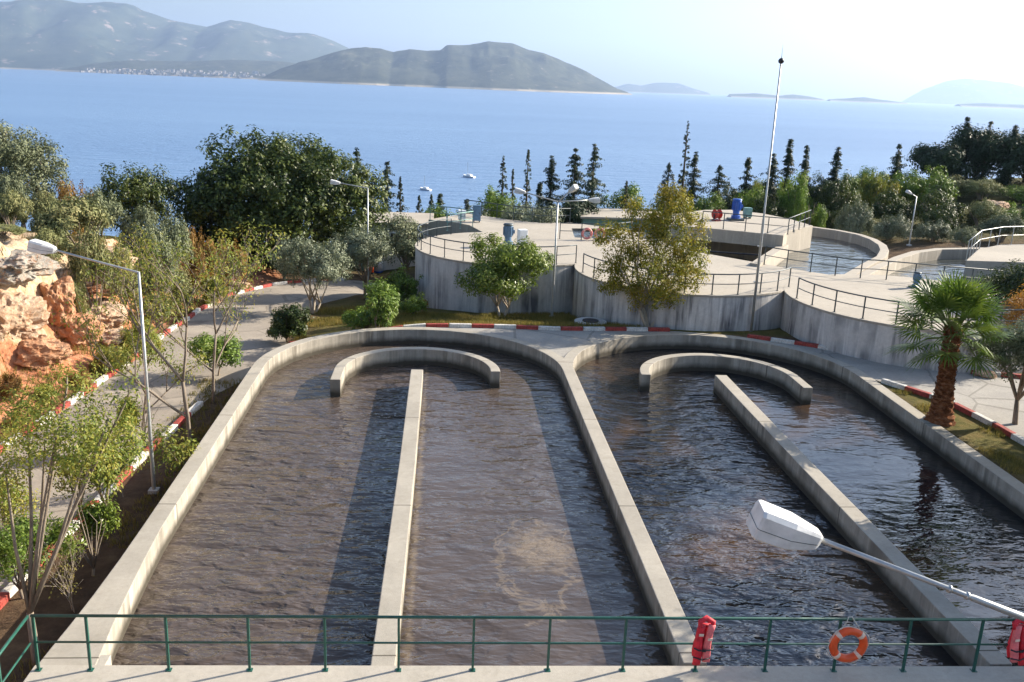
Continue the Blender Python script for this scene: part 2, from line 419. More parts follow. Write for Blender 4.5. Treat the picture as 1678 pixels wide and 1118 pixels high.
# the water tanks further down stand in their own pit
nx, ny = len(gx), len(gy)
me = bpy.data.meshes.new('ground')
idx = np.arange(nx*ny).reshape(ny, nx)
fq = np.stack([idx[:-1, :-1], idx[:-1, 1:], idx[1:, 1:], idx[1:, :-1]], -1).reshape(-1, 4)
def fast_mesh(me, V, F):
    k = F.shape[1]
    me.vertices.add(len(V)); me.vertices.foreach_set('co', np.asarray(V, np.float32).ravel())
    me.loops.add(F.size); me.loops.foreach_set('vertex_index', F.astype(np.int32).ravel())
    me.polygons.add(len(F)); me.polygons.foreach_set('loop_start', np.arange(0, F.size, k, dtype=np.int32))
    me.polygons.foreach_set('loop_total', np.full(len(F), k, np.int32))
    me.update(calc_edges=True)
fast_mesh(me, np.stack([XX, YY, ZZ], -1).reshape(-1, 3), fq)
ca = me.color_attributes.new('zone', 'FLOAT_COLOR', 'POINT')
dF = XF(YY)-XX
zc = np.zeros((ny, nx, 4), np.float32); zc[..., 3] = 1
zc[..., 0] = sst(.1, .9, dF)*(1-sst(5, 9, dF))*(1-sst(56, 62, YY))
zc[..., 1] = np.maximum(sst(38, 39, YY)*sst(-7, -5, XX)*(1-sst(48, 55, YY)), sst(16, 17, XX))*(1-sst(50, 56, YY))
zc[..., 2] = np.maximum(sst(58, 66, YY), sst(5, 8, dF))
ca.data.foreach_set('color', zc.ravel())
ground = link('ground', me, M['ground'], None, True); tag(ground, kind='structure')
def hit(x, y, lo=12, hi=120):      # where the ray through a pixel meets the ground
    d = ray(x, y); ts = np.linspace(lo, hi, 1500)/d[1]
    P = d[None]*ts[:, None]; z = P[:, 2]+CH; g = G(P[:, 0], P[:, 1])
    k = np.argmax(z < g)
    return (float(P[k, 0]), float(P[k, 1]), float(g[k])) if (z < g).any() else (float(P[-1, 0]), float(P[-1, 1]), float(g[-1]))
def gz(x, y): return float(G(x, y))

def resample(pts, n):
    p = np.array(pts, float); s = np.r_[0, np.cumsum(np.hypot(*np.diff(p, axis=0).T))]
    t = np.linspace(0, s[-1], n); return np.c_[np.interp(t, s, p[:, 0]), np.interp(t, s, p[:, 1])]
def sheet(name, A, B, n, mcr, mat, dz=.016):
    A = resample(A, n); B = resample(B, n); t = np.linspace(0, 1, mcr)[None, :, None]
    P = A[:, None]*(1-t)+B[:, None]*t
    V = np.c_[P.reshape(-1, 2), (G(P[..., 0], P[..., 1])+dz).ravel()]
    i = np.arange(n*mcr).reshape(n, mcr)
    F = np.stack([i[:-1, :-1], i[1:, :-1], i[1:, 1:], i[:-1, 1:]], -1).reshape(-1, 4)
    me = bpy.data.meshes.new(name); fast_mesh(me, V, F)
    o = link(name, me, mat); tag(o, kind='structure')
    me.update()
    if me.polygons[0].normal.z < 0: me.flip_normals()
    return o
Fl = [(float(XF(y))+.12, y) for y in (-20, 0, 14, 20, 27, 31.6, 35.6, 38.7, 46, 50)]+[(-10.2, 54.5), (-6, 57.6), (-1, 60), (5, 62)]
Nl = [(-9.6, -20), (-9.55, 0), (-9.5, 14), (-9.37, 18.4), (-9.18, 20.8), (-8.9, 25.6), (-8.5, 29.6), (-8.2, 32)]
Rl = Nl+[(-7.2, 34.5), (-6.7, 37.0), (-6.6, 39), (-7.1, 41), (-7.4, 44.5), (-6.6, 48.5), (-4.7, 52.5), (-2.2, 54.6), (5, 56)]
sheet('road', Fl, Rl, 160, 12, M['road'])
# pavement behind the basins
Kp = [(-6.5, 38.75), (-2, 38.95), (3.0, 38.95), (5.0, 38.75), (8.3, 38.9), (10.5, 38.95), (12.8, 38.4), (15.7, 36.75), (17.7, 34.85), (20.6, 33.3), (23, 32.4), (34, 30)]
kx = [p[0] for p in Kp]; ky = [p[1] for p in Kp]
def path_lo(x):
    v = 8.
    if x <= 4.83: v = 32.8+math.sqrt(max(0, 5.72**2-(x+.885)**2))
    elif x <= 16.2: v = 32.8+math.sqrt(max(0, 5.7**2-(x-10.52)**2))
    else: v = float(np.interp(x, [16.2, 16.5, 17.2, 17.9, 18.15, 18.35, 18.5], [32.6, 32.2, 31.0, 29.8, 27.6, 25, 4]))
    return v
px_ = sorted(set(list(np.linspace(-6.5, 34, 220))+[4.83, 16.2]+list(np.linspace(17, 18.6, 24))))
A = [(x, float(np.interp(x, kx, ky))) for x in px_]
V = []; F = []
for i, (x, yu) in enumerate(A):
    yl = min(path_lo(x), yu-.02)
    for j in range(9):
        y = yl+(yu-yl)*j/8; V.append((x, y, gz(x, y)+.02))
for i in range(len(A)-1):
    for j in range(8): q = i*9+j; F.append((q, q+9, q+10, q+1))
pm = bpy.data.meshes.new('pavement'); pm.from_pydata(V, [], F); pm.update()
tag(link('pavement', pm, M['path']), kind='structure')

# kerb stones
kerb_meshes = {}; krnd = random.Random(3)
def kerb_line(pts, which, L=1.0, start=0, gap=.012, wdt=.2, h=.17, skip=()):
    p = resample(pts, 400); s = np.r_[0, np.cumsum(np.hypot(*np.diff(p, axis=0).T))]
    n = int(s[-1]//L)
    for i in range(n):
        if i in skip: continue
        red = (i+start) % 2 == 0
        key = (red, L)
        if key not in kerb_meshes:
            mb = MB(); l = L-gap
            mb.box((0, 0, h/2-.1), (l, wdt, h+.2)); me_ = mb.mesh('kerb_stone')
            me_.materials.append(M['kerbred'] if red else M['kerbwhite']); kerb_meshes[key] = me_
        m0, m1 = i*L, (i+1)*L
        a = np.array([np.interp(m0, s, p[:, 0]), np.interp(m0, s, p[:, 1])]); b = np.array([np.interp(m1, s, p[:, 0]), np.interp(m1, s, p[:, 1])])
        c = (a+b)/2+np.array([krnd.uniform(-.02, .02), krnd.uniform(-.02, .02)]); o = link('kerb_stone', kerb_meshes[key], None)
        za, zb = gz(*a), gz(*b)
        o.location = (c[0], c[1], (za+zb)/2); o.rotation_euler = (0, -math.atan2(zb-za, L), math.atan2(b[1]-a[1], b[0]-a[0])+krnd.uniform(-.015, .015))
        bv = o.modifiers.new('bevel', 'BEVEL'); bv.width = .025; bv.segments = 2
        col = 'red' if red else 'white'
        tag(o, '%s painted kerb stone %s' % (col, which), 'kerb stone', '%s kerb stones %s' % (col, which))
kerb_line([p for p in Fl if p[1] > 14][:-2], 'at the foot of the red rocky bank', 1.0, 0)
kerb_line([p for p in Nl if p[1] > 12], 'along the near edge of the left road by the basin strip', 1.15, 1)
kerb_line([(-6.5, 38.85)]+Kp[1:6]+[(10.3, 39.0)], 'between the pavement and the round tank lawn', .98, 0)
kerb_line([(13.4, 38.1), (15.9, 36.75), (17.9, 34.95), (20.8, 33.4), (25, 32.0)], 'at the foot of the right round tank', 1.0, 0)
kerb_line([(16.62, 32.0), (17.25, 30.9), (17.95, 29.7), (18.25, 27.6), (18.4, 25), (18.5, 14)], 'beside the palm planting strip', 1.0, 1, h=.26)

# ------------------------------------------------------------------ basins
LC, RC_, YC = -.885, 10.52, 32.8
def basin_left():
    t = thing('aeration_basin', 'left long concrete basin of brown water with one rounded far end and a straight divider', 'basin', (0, 0, 0), 0, 'long aeration basins')
    pts = [(-6.6, 14.62), (-6.6, 15.3), (-6.6, 16), (-6.6, 17), (-6.6, 18.5), (-6.6, 20), (-6.6, 26), (-6.6, 31)]
    th = [(.42, .62), (.38, .55), (.33, .48), (.28, .40), (.24, .30), (.23, .23), (.225, .225), (.225, .225)]
    ar = arc(LC, YC, 5.715, 180, 0, 60)
    ar += [(4.83, 31), (4.83, 26), (4.83, 20), (4.83, 14.62)]
    th += [(.225, .225)]*(len(ar))
    MB().wall(pts+ar, th, -2.0, 0).build('basin_wall', M['basin'], t, bevel=.02)
    MB().wall([(-.93, 14.60), (-.85, 24), (-.83, 32.6)], .45, -2.0, -.004).build('divider_wall', M['basin'], t, bevel=.02)
    b = arc(-.80, 32.6, 2.86, 180, 0, 40); b = [(-3.66, 31.25), (-3.66, 31.9)]+b[0:-1]+[(2.06, 32.5)]
    MB().wall(b, .36, -2.0, -.002).build('curved_baffle', M['basin'], t, bevel=.02)
    return t
def basin_right():
    t = thing('aeration_basin', 'right long concrete basin of dark rippled water beside the palm', 'basin', (0, 0, 0), 0, 'long aeration basins')
    ar = arc(RC_, YC, 5.69, 176, 0, 60)+[(16.2, 31), (16.15, 22), (16.1, 12), (16.1, 4)]
    MB().wall(ar, .45, -2.0, -.003).build('basin_wall', M['basin'], t, bevel=.02)
    MB().wall([(10.72, 14.5), (10.6, 24), (10.56, 32.5)], .45, -2.0, -.004).build('divider_wall', M['basin'], t, bevel=.02)
    b = arc(10.55, 32.4, 2.86, 180, 0, 40); b = b+[(13.41, 31.8), (13.41, 31.1)]
    MB().wall(b, .36, -2.0, -.002).build('curved_baffle', M['basin'], t, bevel=.02)
    return t
basin_left(); basin_right()
def ring_poly(cx, r, y0):
    return [(cx-r, y0)]+arc(cx, YC, r, 180, 0, 40)+[(cx+r, y0)]
def flat(name, poly, z, mat, kind='structure'):
    n = len(poly); me_ = bpy.data.meshes.new(name)
    me_.from_pydata([(p[0], p[1], z) for p in poly], [], [tuple(t) for t in tessellate_polygon([[Vector((p[0], p[1], 0)) for p in poly]])])
    me_.update()
    for q in me_.polygons:
        if q.normal.z < 0: q.flip()
    me_.update()
    o = link(name, me_, mat); tag(o, kind=kind); return o
flat('basin_water', ring_poly(LC, 5.7, 12), -.65, M['water'])
flat('basin_water', ring_poly(RC_, 5.68, 4), -.652, M['water2'])

# platform at the near end with its railing
def Ypl(x): return 14.62-(x+1.2)*.017
pf = thing('concrete_walkway', 'pale concrete walkway crossing the near end of both basins', 'walkway')
MB().prism([(-7.05, 12.4), (-7.05, Ypl(-7.05)), (14.6, Ypl(14.6)), (14.6, 12.4)], -2.1, .004).build('slab', M['platform'], pf, bevel=.015)
nb = MB(); nb.box((-6.05, 14.86, -.16), (.42, .34, .3)); nb.build('outlet_block', M['platform'], pf, bevel=.01)
def railing(name, label, pts, h, mat, closed=False, spacing=1.3, r=.022, group=None, posts=None, mid=True, cat='railing'):
    p0 = pts[0]; t = thing(name, label, cat, p0, 0, group)
    P = [Vector(p)-Vector(p0) for p in pts]
    top = [p+Vector((0, 0, h)) for p in P]; midp = [p+Vector((0, 0, h*.52)) for p in P]
    MB().tube(top, r*1.15, 7).build('top_rail', mat, t, True)
    if mid: MB().tube(midp, r*.8, 6).build('middle_rail', mat, t, True)
    if posts is None:
        s = [0]
        for a, b in zip(P, P[1:]): s.append(s[-1]+(b-a).length)
        n = max(1, round(s[-1]/spacing)); posts = []
        for i in range(n+1):
            d = s[-1]*i/n; k = max(j for j in range(len(s)) if s[j] <= d+1e-6); k = min(k, len(P)-2)
            f = (d-s[k])/max(1e-6, s[k+1]-s[k]); posts.append(P[k].lerp(P[k+1], f))
    else: posts = [Vector(q)-Vector(p0) for q in posts]
    base = MB().box((0, 0, h/2), (r*1.75, r*1.75, h)).box((0, 0, .006), (.1, .1, .012)).mesh('post')
    for q in posts:
        o = link('post', base, mat, t); o.location = q
    return t
pxs = [-6.92, -6.03, -4.68, -3.27, -1.94, -.64, .69, 2.05, 3.42, 4.76, 6.06, 7.36, 8.68, 10.04, 11.4, 12.75, 14.1]
RY = lambda x: Ypl(x)-.14
railing('railing', 'dark green two-bar railing along the near walkway, holding the life ring', [(x, RY(x), .004) for x in (-6.95, 14.1)], 1.08, M['green'], posts=[(x, RY(x), .004) for x in pxs], r=.024)
railing('railing', 'short green railing turning back at the left end of the near walkway', [(-6.99, RY(-7)-.03, .004), (-6.96, 12.5, .004)], 1.08, M['green'], posts=[(-6.98, 13.4, .004), (-6.96, 12.55, .004)], r=.024)

# life ring and jackets
def life_ring(x):
    y = RY(x)-.07; t = thing('life_ring', 'orange life ring hanging by a rope on the green railing', 'life ring', (x, y, .60), 0)
    MB().tube([(math.cos(2*PI*i/40)*.285, 0, math.sin(2*PI*i/40)*.285) for i in range(40)], .075, 14, True).build('ring', M['orange'], t, True)
    for q in (45, 135, 225, 315):
        MB().tube([(math.cos(R(q+d))*.285, 0, math.sin(R(q+d))*.285) for d in (-7, -3.5, 0, 3.5, 7)], .079, 14).build('band', M['band'], t, True)
    rp = []
    for i in range(49):
        a = 2*PI*i/48; rr = .375+.02*math.sin(4*a); rp.append((math.cos(a)*rr, -.01, math.sin(a)*rr))
    MB().tube(rp[:-1], .008, 6, True).build('rope', M['rope'], t, True)
    MB().tube([(-.18, 0, .31), (-.09, .02, .44), (-.03, .07, .53), (.03, .07, .53), (.09, .02, .44), (.18, 0, .31)], .009, 6).build('hanging_cord', M['rope'], t, True)
life_ring(7.53)
def life_jacket(x, label, flip=1):
    y = RY(x)-.10; t = thing('life_jacket', label, 'life jacket', (x, y, .98), 0, 'life jackets on the railing')
    t.rotation_euler = (0, R(4*flip), 0)
    def pad(cx, w0, w1, z0, z1, dy, nm, mt, seed):
        n = 10; V = []; F = []
        rr = random.Random(seed)
        for i in range(n+1):
            f = i/n; z = z0+(z1-z0)*f; wd = w0+(w1-w0)*f; cxx = cx+.018*math.sin(f*5+seed)
            sq = .35+.65*math.sin(PI*min(1, max(0, .06+f*.88)))**.5
            for j in range(12):
                a = 2*PI*j/12; ca, sa = math.cos(a), math.sin(a)
                V.append((cxx+math.copysign(abs(ca)**.6, ca)*wd/2*(1+.05*math.sin(9*f+j)), dy+math.copysign(abs(sa)**.7, sa)*.055*sq+rr.uniform(-.004, .004), z))
        for i in range(n):
            for j in range(12): F.append((i*12+j, i*12+(j+1) % 12, (i+1)*12+(j+1) % 12, (i+1)*12+j))
        F.append(tuple(range(12))[::-1]); F.append(tuple(n*12+j for j in range(12)))
        return MB().add(V, F).build(nm, mt, t, True)
    pad(-.085*flip, .15, .13, -.78, .02, 0, 'front_panel', M['vest'], 1)
    pad(.08*flip, .15, .12, -.70, .05, -.01, 'front_panel', M['vestpale'], 2)
    pad(0, .30, .24, -.66, .0, .09, 'back_panel', M['vest'], 3)
    MB().tube([(-.11, 0, -.02), (-.12, .03, .08), (0, .07, .13), (.12, .03, .08), (.10, 0, -.02)], [.045, .05, .055, .05, .045], 10).build('collar', M['vest'], t, True)
    MB().tube([(-.18, -.045, -.42), (-.09, -.075, -.45), (0, -.07, -.45), (.09, -.08, -.43), (.17, -.05, -.42), (.19, .06, -.42)], .014, 6).build('strap', M['black'], t, True)
    MB().tube([(-.17, -.05, -.60), (0, -.07, -.64), (.15, -.05, -.60)], .012, 6).build('strap', M['black'], t, True)
    MB().box((0, -.085, -.44), (.07, .02, .045)).build('buckle', M['black'], t)
    for zz, xx in ((-.14, -.09), (-.22, .085)): MB().box((xx*flip, -.062, zz), (.09, .012, .05), .1).build('reflective_patch', M['band'], t, bevel=.004)
life_jacket(4.86, 'red life jacket hanging on the railing where the middle wall meets the walkway')
life_jacket(10.72, 'red life jacket at the right edge of the photo, right of the life ring', -1)

# ------------------------------------------------------------------ street lamps
def street_lamp(label, base, h, arms, r=.055, group='street lamps', head=.62, r1=.035, lean=0):
    t = thing('street_lamp', label, 'street lamp', base, 0, group)
    MB().tube([(0, 0, -.3), (0, 0, .02), (0, 0, h*.5), (0, 0, h)], [r, r, (r+r1)/2, r1], 10).build('pole', M['galv'], t, True)
    MB().box((0, 0, .05), (.26, .26, .1)).build('base_plate', M['tankwall'], t)
    for ax, ay, az_ in arms:
        d = Vector((ax, ay, az_)); L = d.length; u = d.normalized()
        s0 = Vector((0, 0, h-.03))
        MB().tube([s0, s0+Vector((u.x*.05, u.y*.05, .02)), s0+d*.5, s0+d], r1*.85, 8).build('arm', M['galv'], t, True)
        hd = lamp_head(t, s0+d, u, head)
    return t
def lamp_head(t, p, u, L):
    side = Vector((-u.y, u.x, 0)).normalized(); up = u.cross(side); up = -up if up.z < 0 else up
    # tapered housing: narrow at the arm, wide and blunt at the far end
    secs = [(-.06, .06, .05, .05), (.0, .105, .075, .09), (.10, .13, .085, .11), (.45, .20, .115, .17), (.95, .21, .12, .18), (1.0, .20, .11, .165)]
    k = L/.62; V = []; F = []
    for f, wd, hu, hdn in secs:
        c = p+u*(f*L)
        for a, b in ((-1, -.9), (-1, .55), (-.8, .95), (.8, .95), (1, .55), (1, -.9), (.85, -1.0), (-.85, -1.0)):
            V.append(c+side*(a*wd*.82*k)+up*((b*hu if b > 0 else b*hdn)*k))
    n = 8; m = len(secs)
    for i in range(m-1):
        for j in range(n): F.append((i*n+j, i*n+(j+1) % n, (i+1)*n+(j+1) % n, (i+1)*n+j))
    F.append(tuple(range(n))[::-1]); F.append(tuple((m-1)*n+j for j in range(n)))
    o = MB().add(V, F).build('lamp_head', M['lamphead'], t, bevel=.022)
    loop = [p+u*(f*L)+side*(wd*.825*k)-up*(.35*hdn*k) for f, wd, hu, hdn in secs[1:]]+[p+u*(f*L+(.004 if f == 1 else 0))-side*(wd*.825*k)-up*(.35*hdn*k) for f, wd, hu, hdn in reversed(secs[1:])]
    MB().tube(loop, .0045, 5).build('seam', M['greyrail'], o)
    g = MB(); V2 = []
    for f, wd in ((.25, .12), (.88, .15)):
        for sgn in (-1, 1): V2.append(p+u*(f*L)+side*(sgn*wd*.82*k)-up*((.182 if f > .5 else .145)*k))
    V2 += [v-up*.012*k for v in V2]
    g.add(V2, [(0, 1, 3, 2), (4, 6, 7, 5), (0, 4, 5, 1), (1, 5, 7, 3), (3, 7, 6, 2), (2, 6, 4, 0)]).build('lamp_glass', M['glass'], o)
    return o
bx_, by_ = un(268, 807, -1.0)
tp = at(245, 446, by_)
street_lamp('tall grey street lamp rising beside the left basin wall, its arm over the rocky bank', (bx_-.25, by_, gz(bx_-.25, by_)), tp[2]+1.0, [(-2.15, .25, .5)], .06, head=.62)
# the lamp whose head hangs over the right basin: its pole stands off to the right on the walkway
P0 = Vector(at(1338, 882, 9.9)); P1 = Vector(at(1500, 944, 9.75)); hdv = (P0-P1).normalized()
t = thing('street_lamp', 'near street lamp with a large white head reaching in over the right basin', 'street lamp', (8.2, 9.2, -.3), 0, 'street lamps')
org = Vector((8.2, 9.2, -.3))
armend = P0-hdv*3.55
pz_ = armend-org
MB().tube([Vector((pz_.x, pz_.y, .0)), Vector((pz_.x, pz_.y, pz_.z*.5)), pz_], [.075, .065, .05], 12).build('pole', M['galv'], t, True)
MB().tube([pz_, P0-hdv*2.1-org, P0-hdv*2.08-org, P0-org], [.048, .045, .036, .034], 12).build('arm', M['galv'], t, True)
for q in (1.80, 2.04):
    c = P0-hdv*q-org; MB().tube([c, c+hdv*.03], .051, 12).build('clamp', M['galv'], t, True)
lamp_head(t, P0-org, hdv, .80)

b = un(904, 527, -.85); z0 = gz(b[0], b[1]); tpz = at(912, 330, b[1])
street_lamp('street lamp with three heads on one pole in front of the round tanks', (b[0], b[1], z0), tpz[2]-z0, [(-1.55, .2, .38), (1.5, .1, .12), (.45, -.5, .55)], .06, head=.5)
p = at(603, 440, 51); z0 = gz(p[0], p[1]); street_lamp('street lamp in front of the big dark tree, arm pointing left', (p[0], 51, z0), at(601, 308, 51)[2]-z0, [(-1.5, 0, .25)], .05, head=.5)
p = at(1490, 400, 60); z0 = gz(p[0], 60); street_lamp('small street lamp standing before the bushes behind the right pools', (p[0], 60, z0), at(1500, 322, 60)[2]-z0, [(-.45, -.1, .22)], .05, head=.42)
# lightning mast
mb_ = at(1237, 482, 39.3)
t = thing('lightning_mast', 'very tall thin grey mast with a small dark ball near its tip', 'mast', (mb_[0], 39.25, 1.6-2.0))
mh = at(1280, 104, 39.25)[2]+.4
MB().tube([(0, 0, 0), (0, 0, mh*.45), (.0, 0, mh*.46), (0, 0, mh)], [.065, .06, .045, .032], 10).build('pole', M['galv'], t, True)
MB().tube([(0, 0, mh-.02), (0, 0, mh+.02), (0, 0, mh+.10), (0, 0, mh+.18), (0, 0, mh+.22)], [.03, .10, .13, .09, .02], 12).build('ball', M['dark'], t, True)
MB().tube([(0, 0, mh+.2), (0, 0, mh+.75)], [.012, .004], 6).build('rod', M['dark'], t, True)
for zz in (2.6, 4.2): MB().box((0, .09, zz), (.2, .12, .05)).build('bracket', M['galv'], t)

# ------------------------------------------------------------------ round tanks and decks
C1, C2, C3 = (3.85, 50.3, 5.3), (12.05, 44.55, 5.42), (21.35, 39.05, 5.78)
def round_tank(c, label, rail_label, a0, a1, zt=1.6):
    t = thing('round_tank', label, 'tank', (c[0], c[1], 0), 0, 'round concrete tanks')
    V = []; F = []; n = 96
    MB().wall(arc(0, 0, c[2]-.15, 0, 360, n), .30, -3.2, zt-.10).build('tank_wall', M['tankwall'], t, False)
    top = MB().prism(arc(0, 0, c[2]+.03, 0, 360, n)[:-1], zt-.10+.002, zt).build('tank_deck', M['deck'], t, bevel=.015)
    railing('railing', rail_label, [(c[0]+q[0], c[1]+q[1], zt) for q in arc(0, 0, c[2]-.12, a0, a1, 26)], .92, M['greyrail'], spacing=1.25, group='railings round the tank decks', r=.026)
round_tank(C1, 'left round concrete tank with a streaked grey wall behind the green citrus tree', 'grey railing curving round the left tank deck', 130, 305, 1.604)
round_tank(C2, 'middle round concrete tank behind the yellowing tree', 'grey railing curving round the middle tank deck', 190, 322)
round_tank(C3, 'right round concrete tank partly hidden by the palm', 'grey railing curving round the right tank deck', 182, 340, 1.608)
dk = thing('treatment_deck', 'broad pale concrete deck linking the round tanks', 'deck')
zd = 1.594
outer = [C1[:2], (4.6, 46.6), C2[:2], (16.0, 42.0), C3[:2], (27.5, 41.6), (21.3, 44.1), (20.25, 44.0), (17.9, 46.1), (16.75, 47.6), (14.5, 50.1), (13.2, 52.0), (13.0, 57.0), (8.5, 60.6), (6.5, 60.0), (4.5, 61.2), (1.6, 63.6), (-.9, 60.2), (.8, 59.2), (1.7, 58.2)]
hole = [(7.9, 54.4), (10.0, 54.0), (11.3, 58.4), (8.2, 58.0)]
MB().prism(outer[:13]+[hole[2], hole[1], hole[0], outer[19]], -2.6, zd).build('slab', M['deck'], dk)
MB().prism([outer[19], hole[0], hole[3], hole[2]]+outer[12:19], -2.6, zd).build('slab', M['deck'], dk)
flat('channel_water', [(p[0], p[1]) for p in hole], 1.47, M['pool'])
# raised far deck and pit
z4 = 2.4
c4 = thing('raised_deck', 'raised concrete deck with blue machinery beyond the dark pit', 'deck')
out4 = [un(*p_, z4) for p_ in [(1092, 352), (1155, 344), (1200, 344), (1250, 350), (1295, 359), (1332, 370), (1291, 379), (1284, 386), (1150, 373), (1090, 368)]]
MB().prism(out4, 1.62, z4).build('slab', M['deck'], c4, bevel=.015)
MB().prism(out4[0:7]+[(out4[6][0]-.55, out4[6][1]+.1), (19.6, 58.0), (14.0, 60.0)], -2.5, 1.63).build('base_wall', M['deck'], c4)
pit_r = [out4[7], un(1237, 432, 1.75)]
MB().wall([Vector(out4[6]).lerp(Vector(out4[7]), .5), pit_r[1]], .5, -2.5, 1.75).build('parapet', M['deck'], c4, bevel=.015)
flat('pit_water', [(13.2, 50.5), (17.2, 46.5), (21.6, 54.5), (14, 58)], -.4, M['pool'])
pw = thing('pit_screen', 'dark concrete walled pit behind the middle round tank', 'pit')
MB().wall([(13.6, 51.3), (14.7, 57.5)], .4, -2.5, 1.58).build('side_wall', M['tankwall'], pw)
MB().tube([(14.2, 52.5, 1.35), (19.2, 51.0, 1.35)], .05, 6).build('cross_pipe', M['dark'], pw)
railing('railing', 'grey railing on the inner edge of the raised far deck', [(*un(1150, 372, z4), z4), (*un(1230, 380, z4), z4), (*un(1289, 385, z4), z4), (*un(1326, 369, z4), z4)], .95, M['greyrail'], group='railings round the tank decks', r=.026)
railing('railing', 'grey railing along the pool side of the concrete deck', [(17.0, 47.0, zd), (18.0, 45.9, zd), (20.3, 43.8, zd), (21.5, 43.8, zd), (26.8, 41.7, zd)], .95, M['greyrail'], group='railings round the tank decks', r=.026)
railing('railing', 'grey railing beside the small blue water channel on the deck', [(6.9, 53.6, zd), (9.9, 53.6, zd), (11.5, 55)+(zd,)], .95, M['greyrail'], group='railings round the tank decks', r=.026)
railing('railing', 'pale teal handrail at the far left of the linked deck', [(-.8, 60.0, zd), (.9, 59.0, zd), (1.9, 57.6, zd), (.3, 55.7, zd)], .95, M['teal'], group='railings round the tank decks', r=.025)
railing('railing', 'thin railing along the far edge of the left deck before the sea', [(1.6, 63.4, zd), (4.4, 61.0, zd), (6.5, 59.9, zd), (8.4, 60.4, zd)], .95, M['greyrail'], group='railings round the tank decks', r=.026)

# pools on the right
def pool(label, wallpts, wpoly, t_=.5, zt=1.6):
    o = thing('settling_pool', label, 'pool', (0, 0, 0), 0, 'curved pools behind the deck')
    MB().wall(wallpts, t_, -1.5, zt).build('pool_wall', M['deck'], o, bevel=.02)
    flat('pool_water', wpoly, 1.0, M['pool'])
w1 = [(23.9, 62.6), (25.5, 61.8), (26.75, 60.5), (27.5, 58.8), (27.55, 56.9), (27.1, 54.7), (26.3, 52.7), (25.0, 50.4), (22.8, 47.6), (20.35, 44.3)]
pool('curved pool of blue reflecting water just right of the raised deck', w1, w1+[(17.2, 46.9), (21, 54), (22, 60)])
w2 = [(20.75, 43.95), (23.1, 46.9), (25.9, 50.2), (28.0, 52.3), (30.2, 53.7), (33.2, 54.4), (38, 54.6), (46, 54)]
pool('second curved pool at the right with brown-edged rippled water', w2, w2+[(46, 42), (27, 41.8)], .5, 1.612)
rd = thing('corner_deck', 'small pale concrete deck at the right edge above the second pool', 'deck')
rp_ = [un(1583, 427, 1.9), un(1604, 408, 1.9), un(1640, 401, 1.9), un(1760, 398, 1.9), un(1780, 436, 1.9), un(1678, 430, 1.9)]
MB().prism(rp_, -1.5, 1.9).build('slab', M['deck'], rd, bevel=.015)
railing('railing', 'white curved handrail at the right edge on the small corner deck', [(*rp_[0], 1.9), (*rp_[1], 1.9), (*rp_[2], 1.9), (*rp_[3], 1.9)], 1.1, M['galv'], r=.022)

# machinery
def motor(label, x, y, z, s, mat, rz=0):
    t = thing('drive_motor', label, 'motor', (x, y, z), rz, 'drive motors on the decks')
    MB().box((0, 0, .06*s), (.9*s, .7*s, .12*s)).build('base_plate', M['greyrail'], t, bevel=.01)
    MB().tube([(0, 0, .12*s), (0, 0, .3*s), (0, 0, .3*s), (0, 0, .55*s)], [.28*s, .28*s, .2*s, .2*s], 16).build('gearbox', mat, t, bevel=.005)
    b_ = MB(); b_.tube([(0, 0, .55*s), (0, 0, .62*s), (0, 0, 1.15*s), (0, 0, 1.2*s)], [.2*s, .26*s, .26*s, .22*s], 20)
    for i in range(12):
        a = 2*PI*i/12; b_.box((math.cos(a)*.27*s, math.sin(a)*.27*s, .88*s), (.05*s, .012*s, .46*s), a)
    b_.build('motor_body', mat, t)
    MB().tube([(0, 0, 1.2*s), (0, 0, 1.24*s), (0, 0, 1.30*s), (0, 0, 1.32*s)], [.29*s, .3*s, .24*s, .05*s], 18).build('fan_cover', M['greyrail'] if mat is M['bluegrey'] else mat, t, True)
    MB().box((.3*s, 0, .85*s), (.14*s, .18*s, .2*s)).build('terminal_box', mat, t, bevel=.008)
motor('blue-grey drive motor standing on the left round deck above the citrus tree', *un(832, 404, 1.6), 1.6, .98, M['bluegrey'])
motor('grey-blue drive motor on the middle round deck half behind the yellowing tree', *un(1120, 449, 1.6), 1.6, .8, M['bluegrey'])
motor('bright blue drive motor on the raised far deck', *un(1205, 361, 2.4), 2.4, 1.05, M['blue'])
motor('dark motor at the right round deck beside the palm crown', *un(1500, 472, 1.6), 1.6, .6, M['bluegrey'])
def cabinet(label, x, y, z, d, mat, rz=0.):
    t = thing('control_cabinet', label, 'cabinet', (x, y, z), rz, 'small control cabinets')
    MB().box((0, 0, d[2]/2+.1), d).build('body', mat, t, bevel=.015)
    MB().box((0, -d[1]/2-.008, d[2]/2+.1), (d[0]*.86, .014, d[2]*.86)).build('door', mat, t, bevel=.004)
    MB().box((d[0]*.32, -d[1]/2-.03, d[2]/2+.1), (.03, .03, .12)).build('handle', M['dark'], t)
    for sx in (-1, 1): MB().box((sx*d[0]*.35, 0, .05), (.06, d[1]*.8, .1)).build('leg', M['dark'], t)
cabinet('pale grey cabinet next to the motor on the left deck', *[v+o_ for v, o_ in zip(un(846, 402, 1.6), (.35, .3))], 1.6, (.5, .4, .75), M['whitepaint'], .3)
cabinet('green-grey cabinet right of the bright blue motor', *un(1224, 358, 2.4), 2.4, (.5, .4, .6), M['teal'])
cabinet('white cabinet at the far left deck edge with the sea behind', *un(757, 362, 1.6), 1.6, (.5, .4, .6), M['whitepaint'])
cabinet('pale blue cabinet at the far deck edge by the bushes', *un(781, 364, 1.6), 1.6, (.5, .4, 1.0), M['bluegrey'])
x_, y_ = un(1174, 362, 2.4)
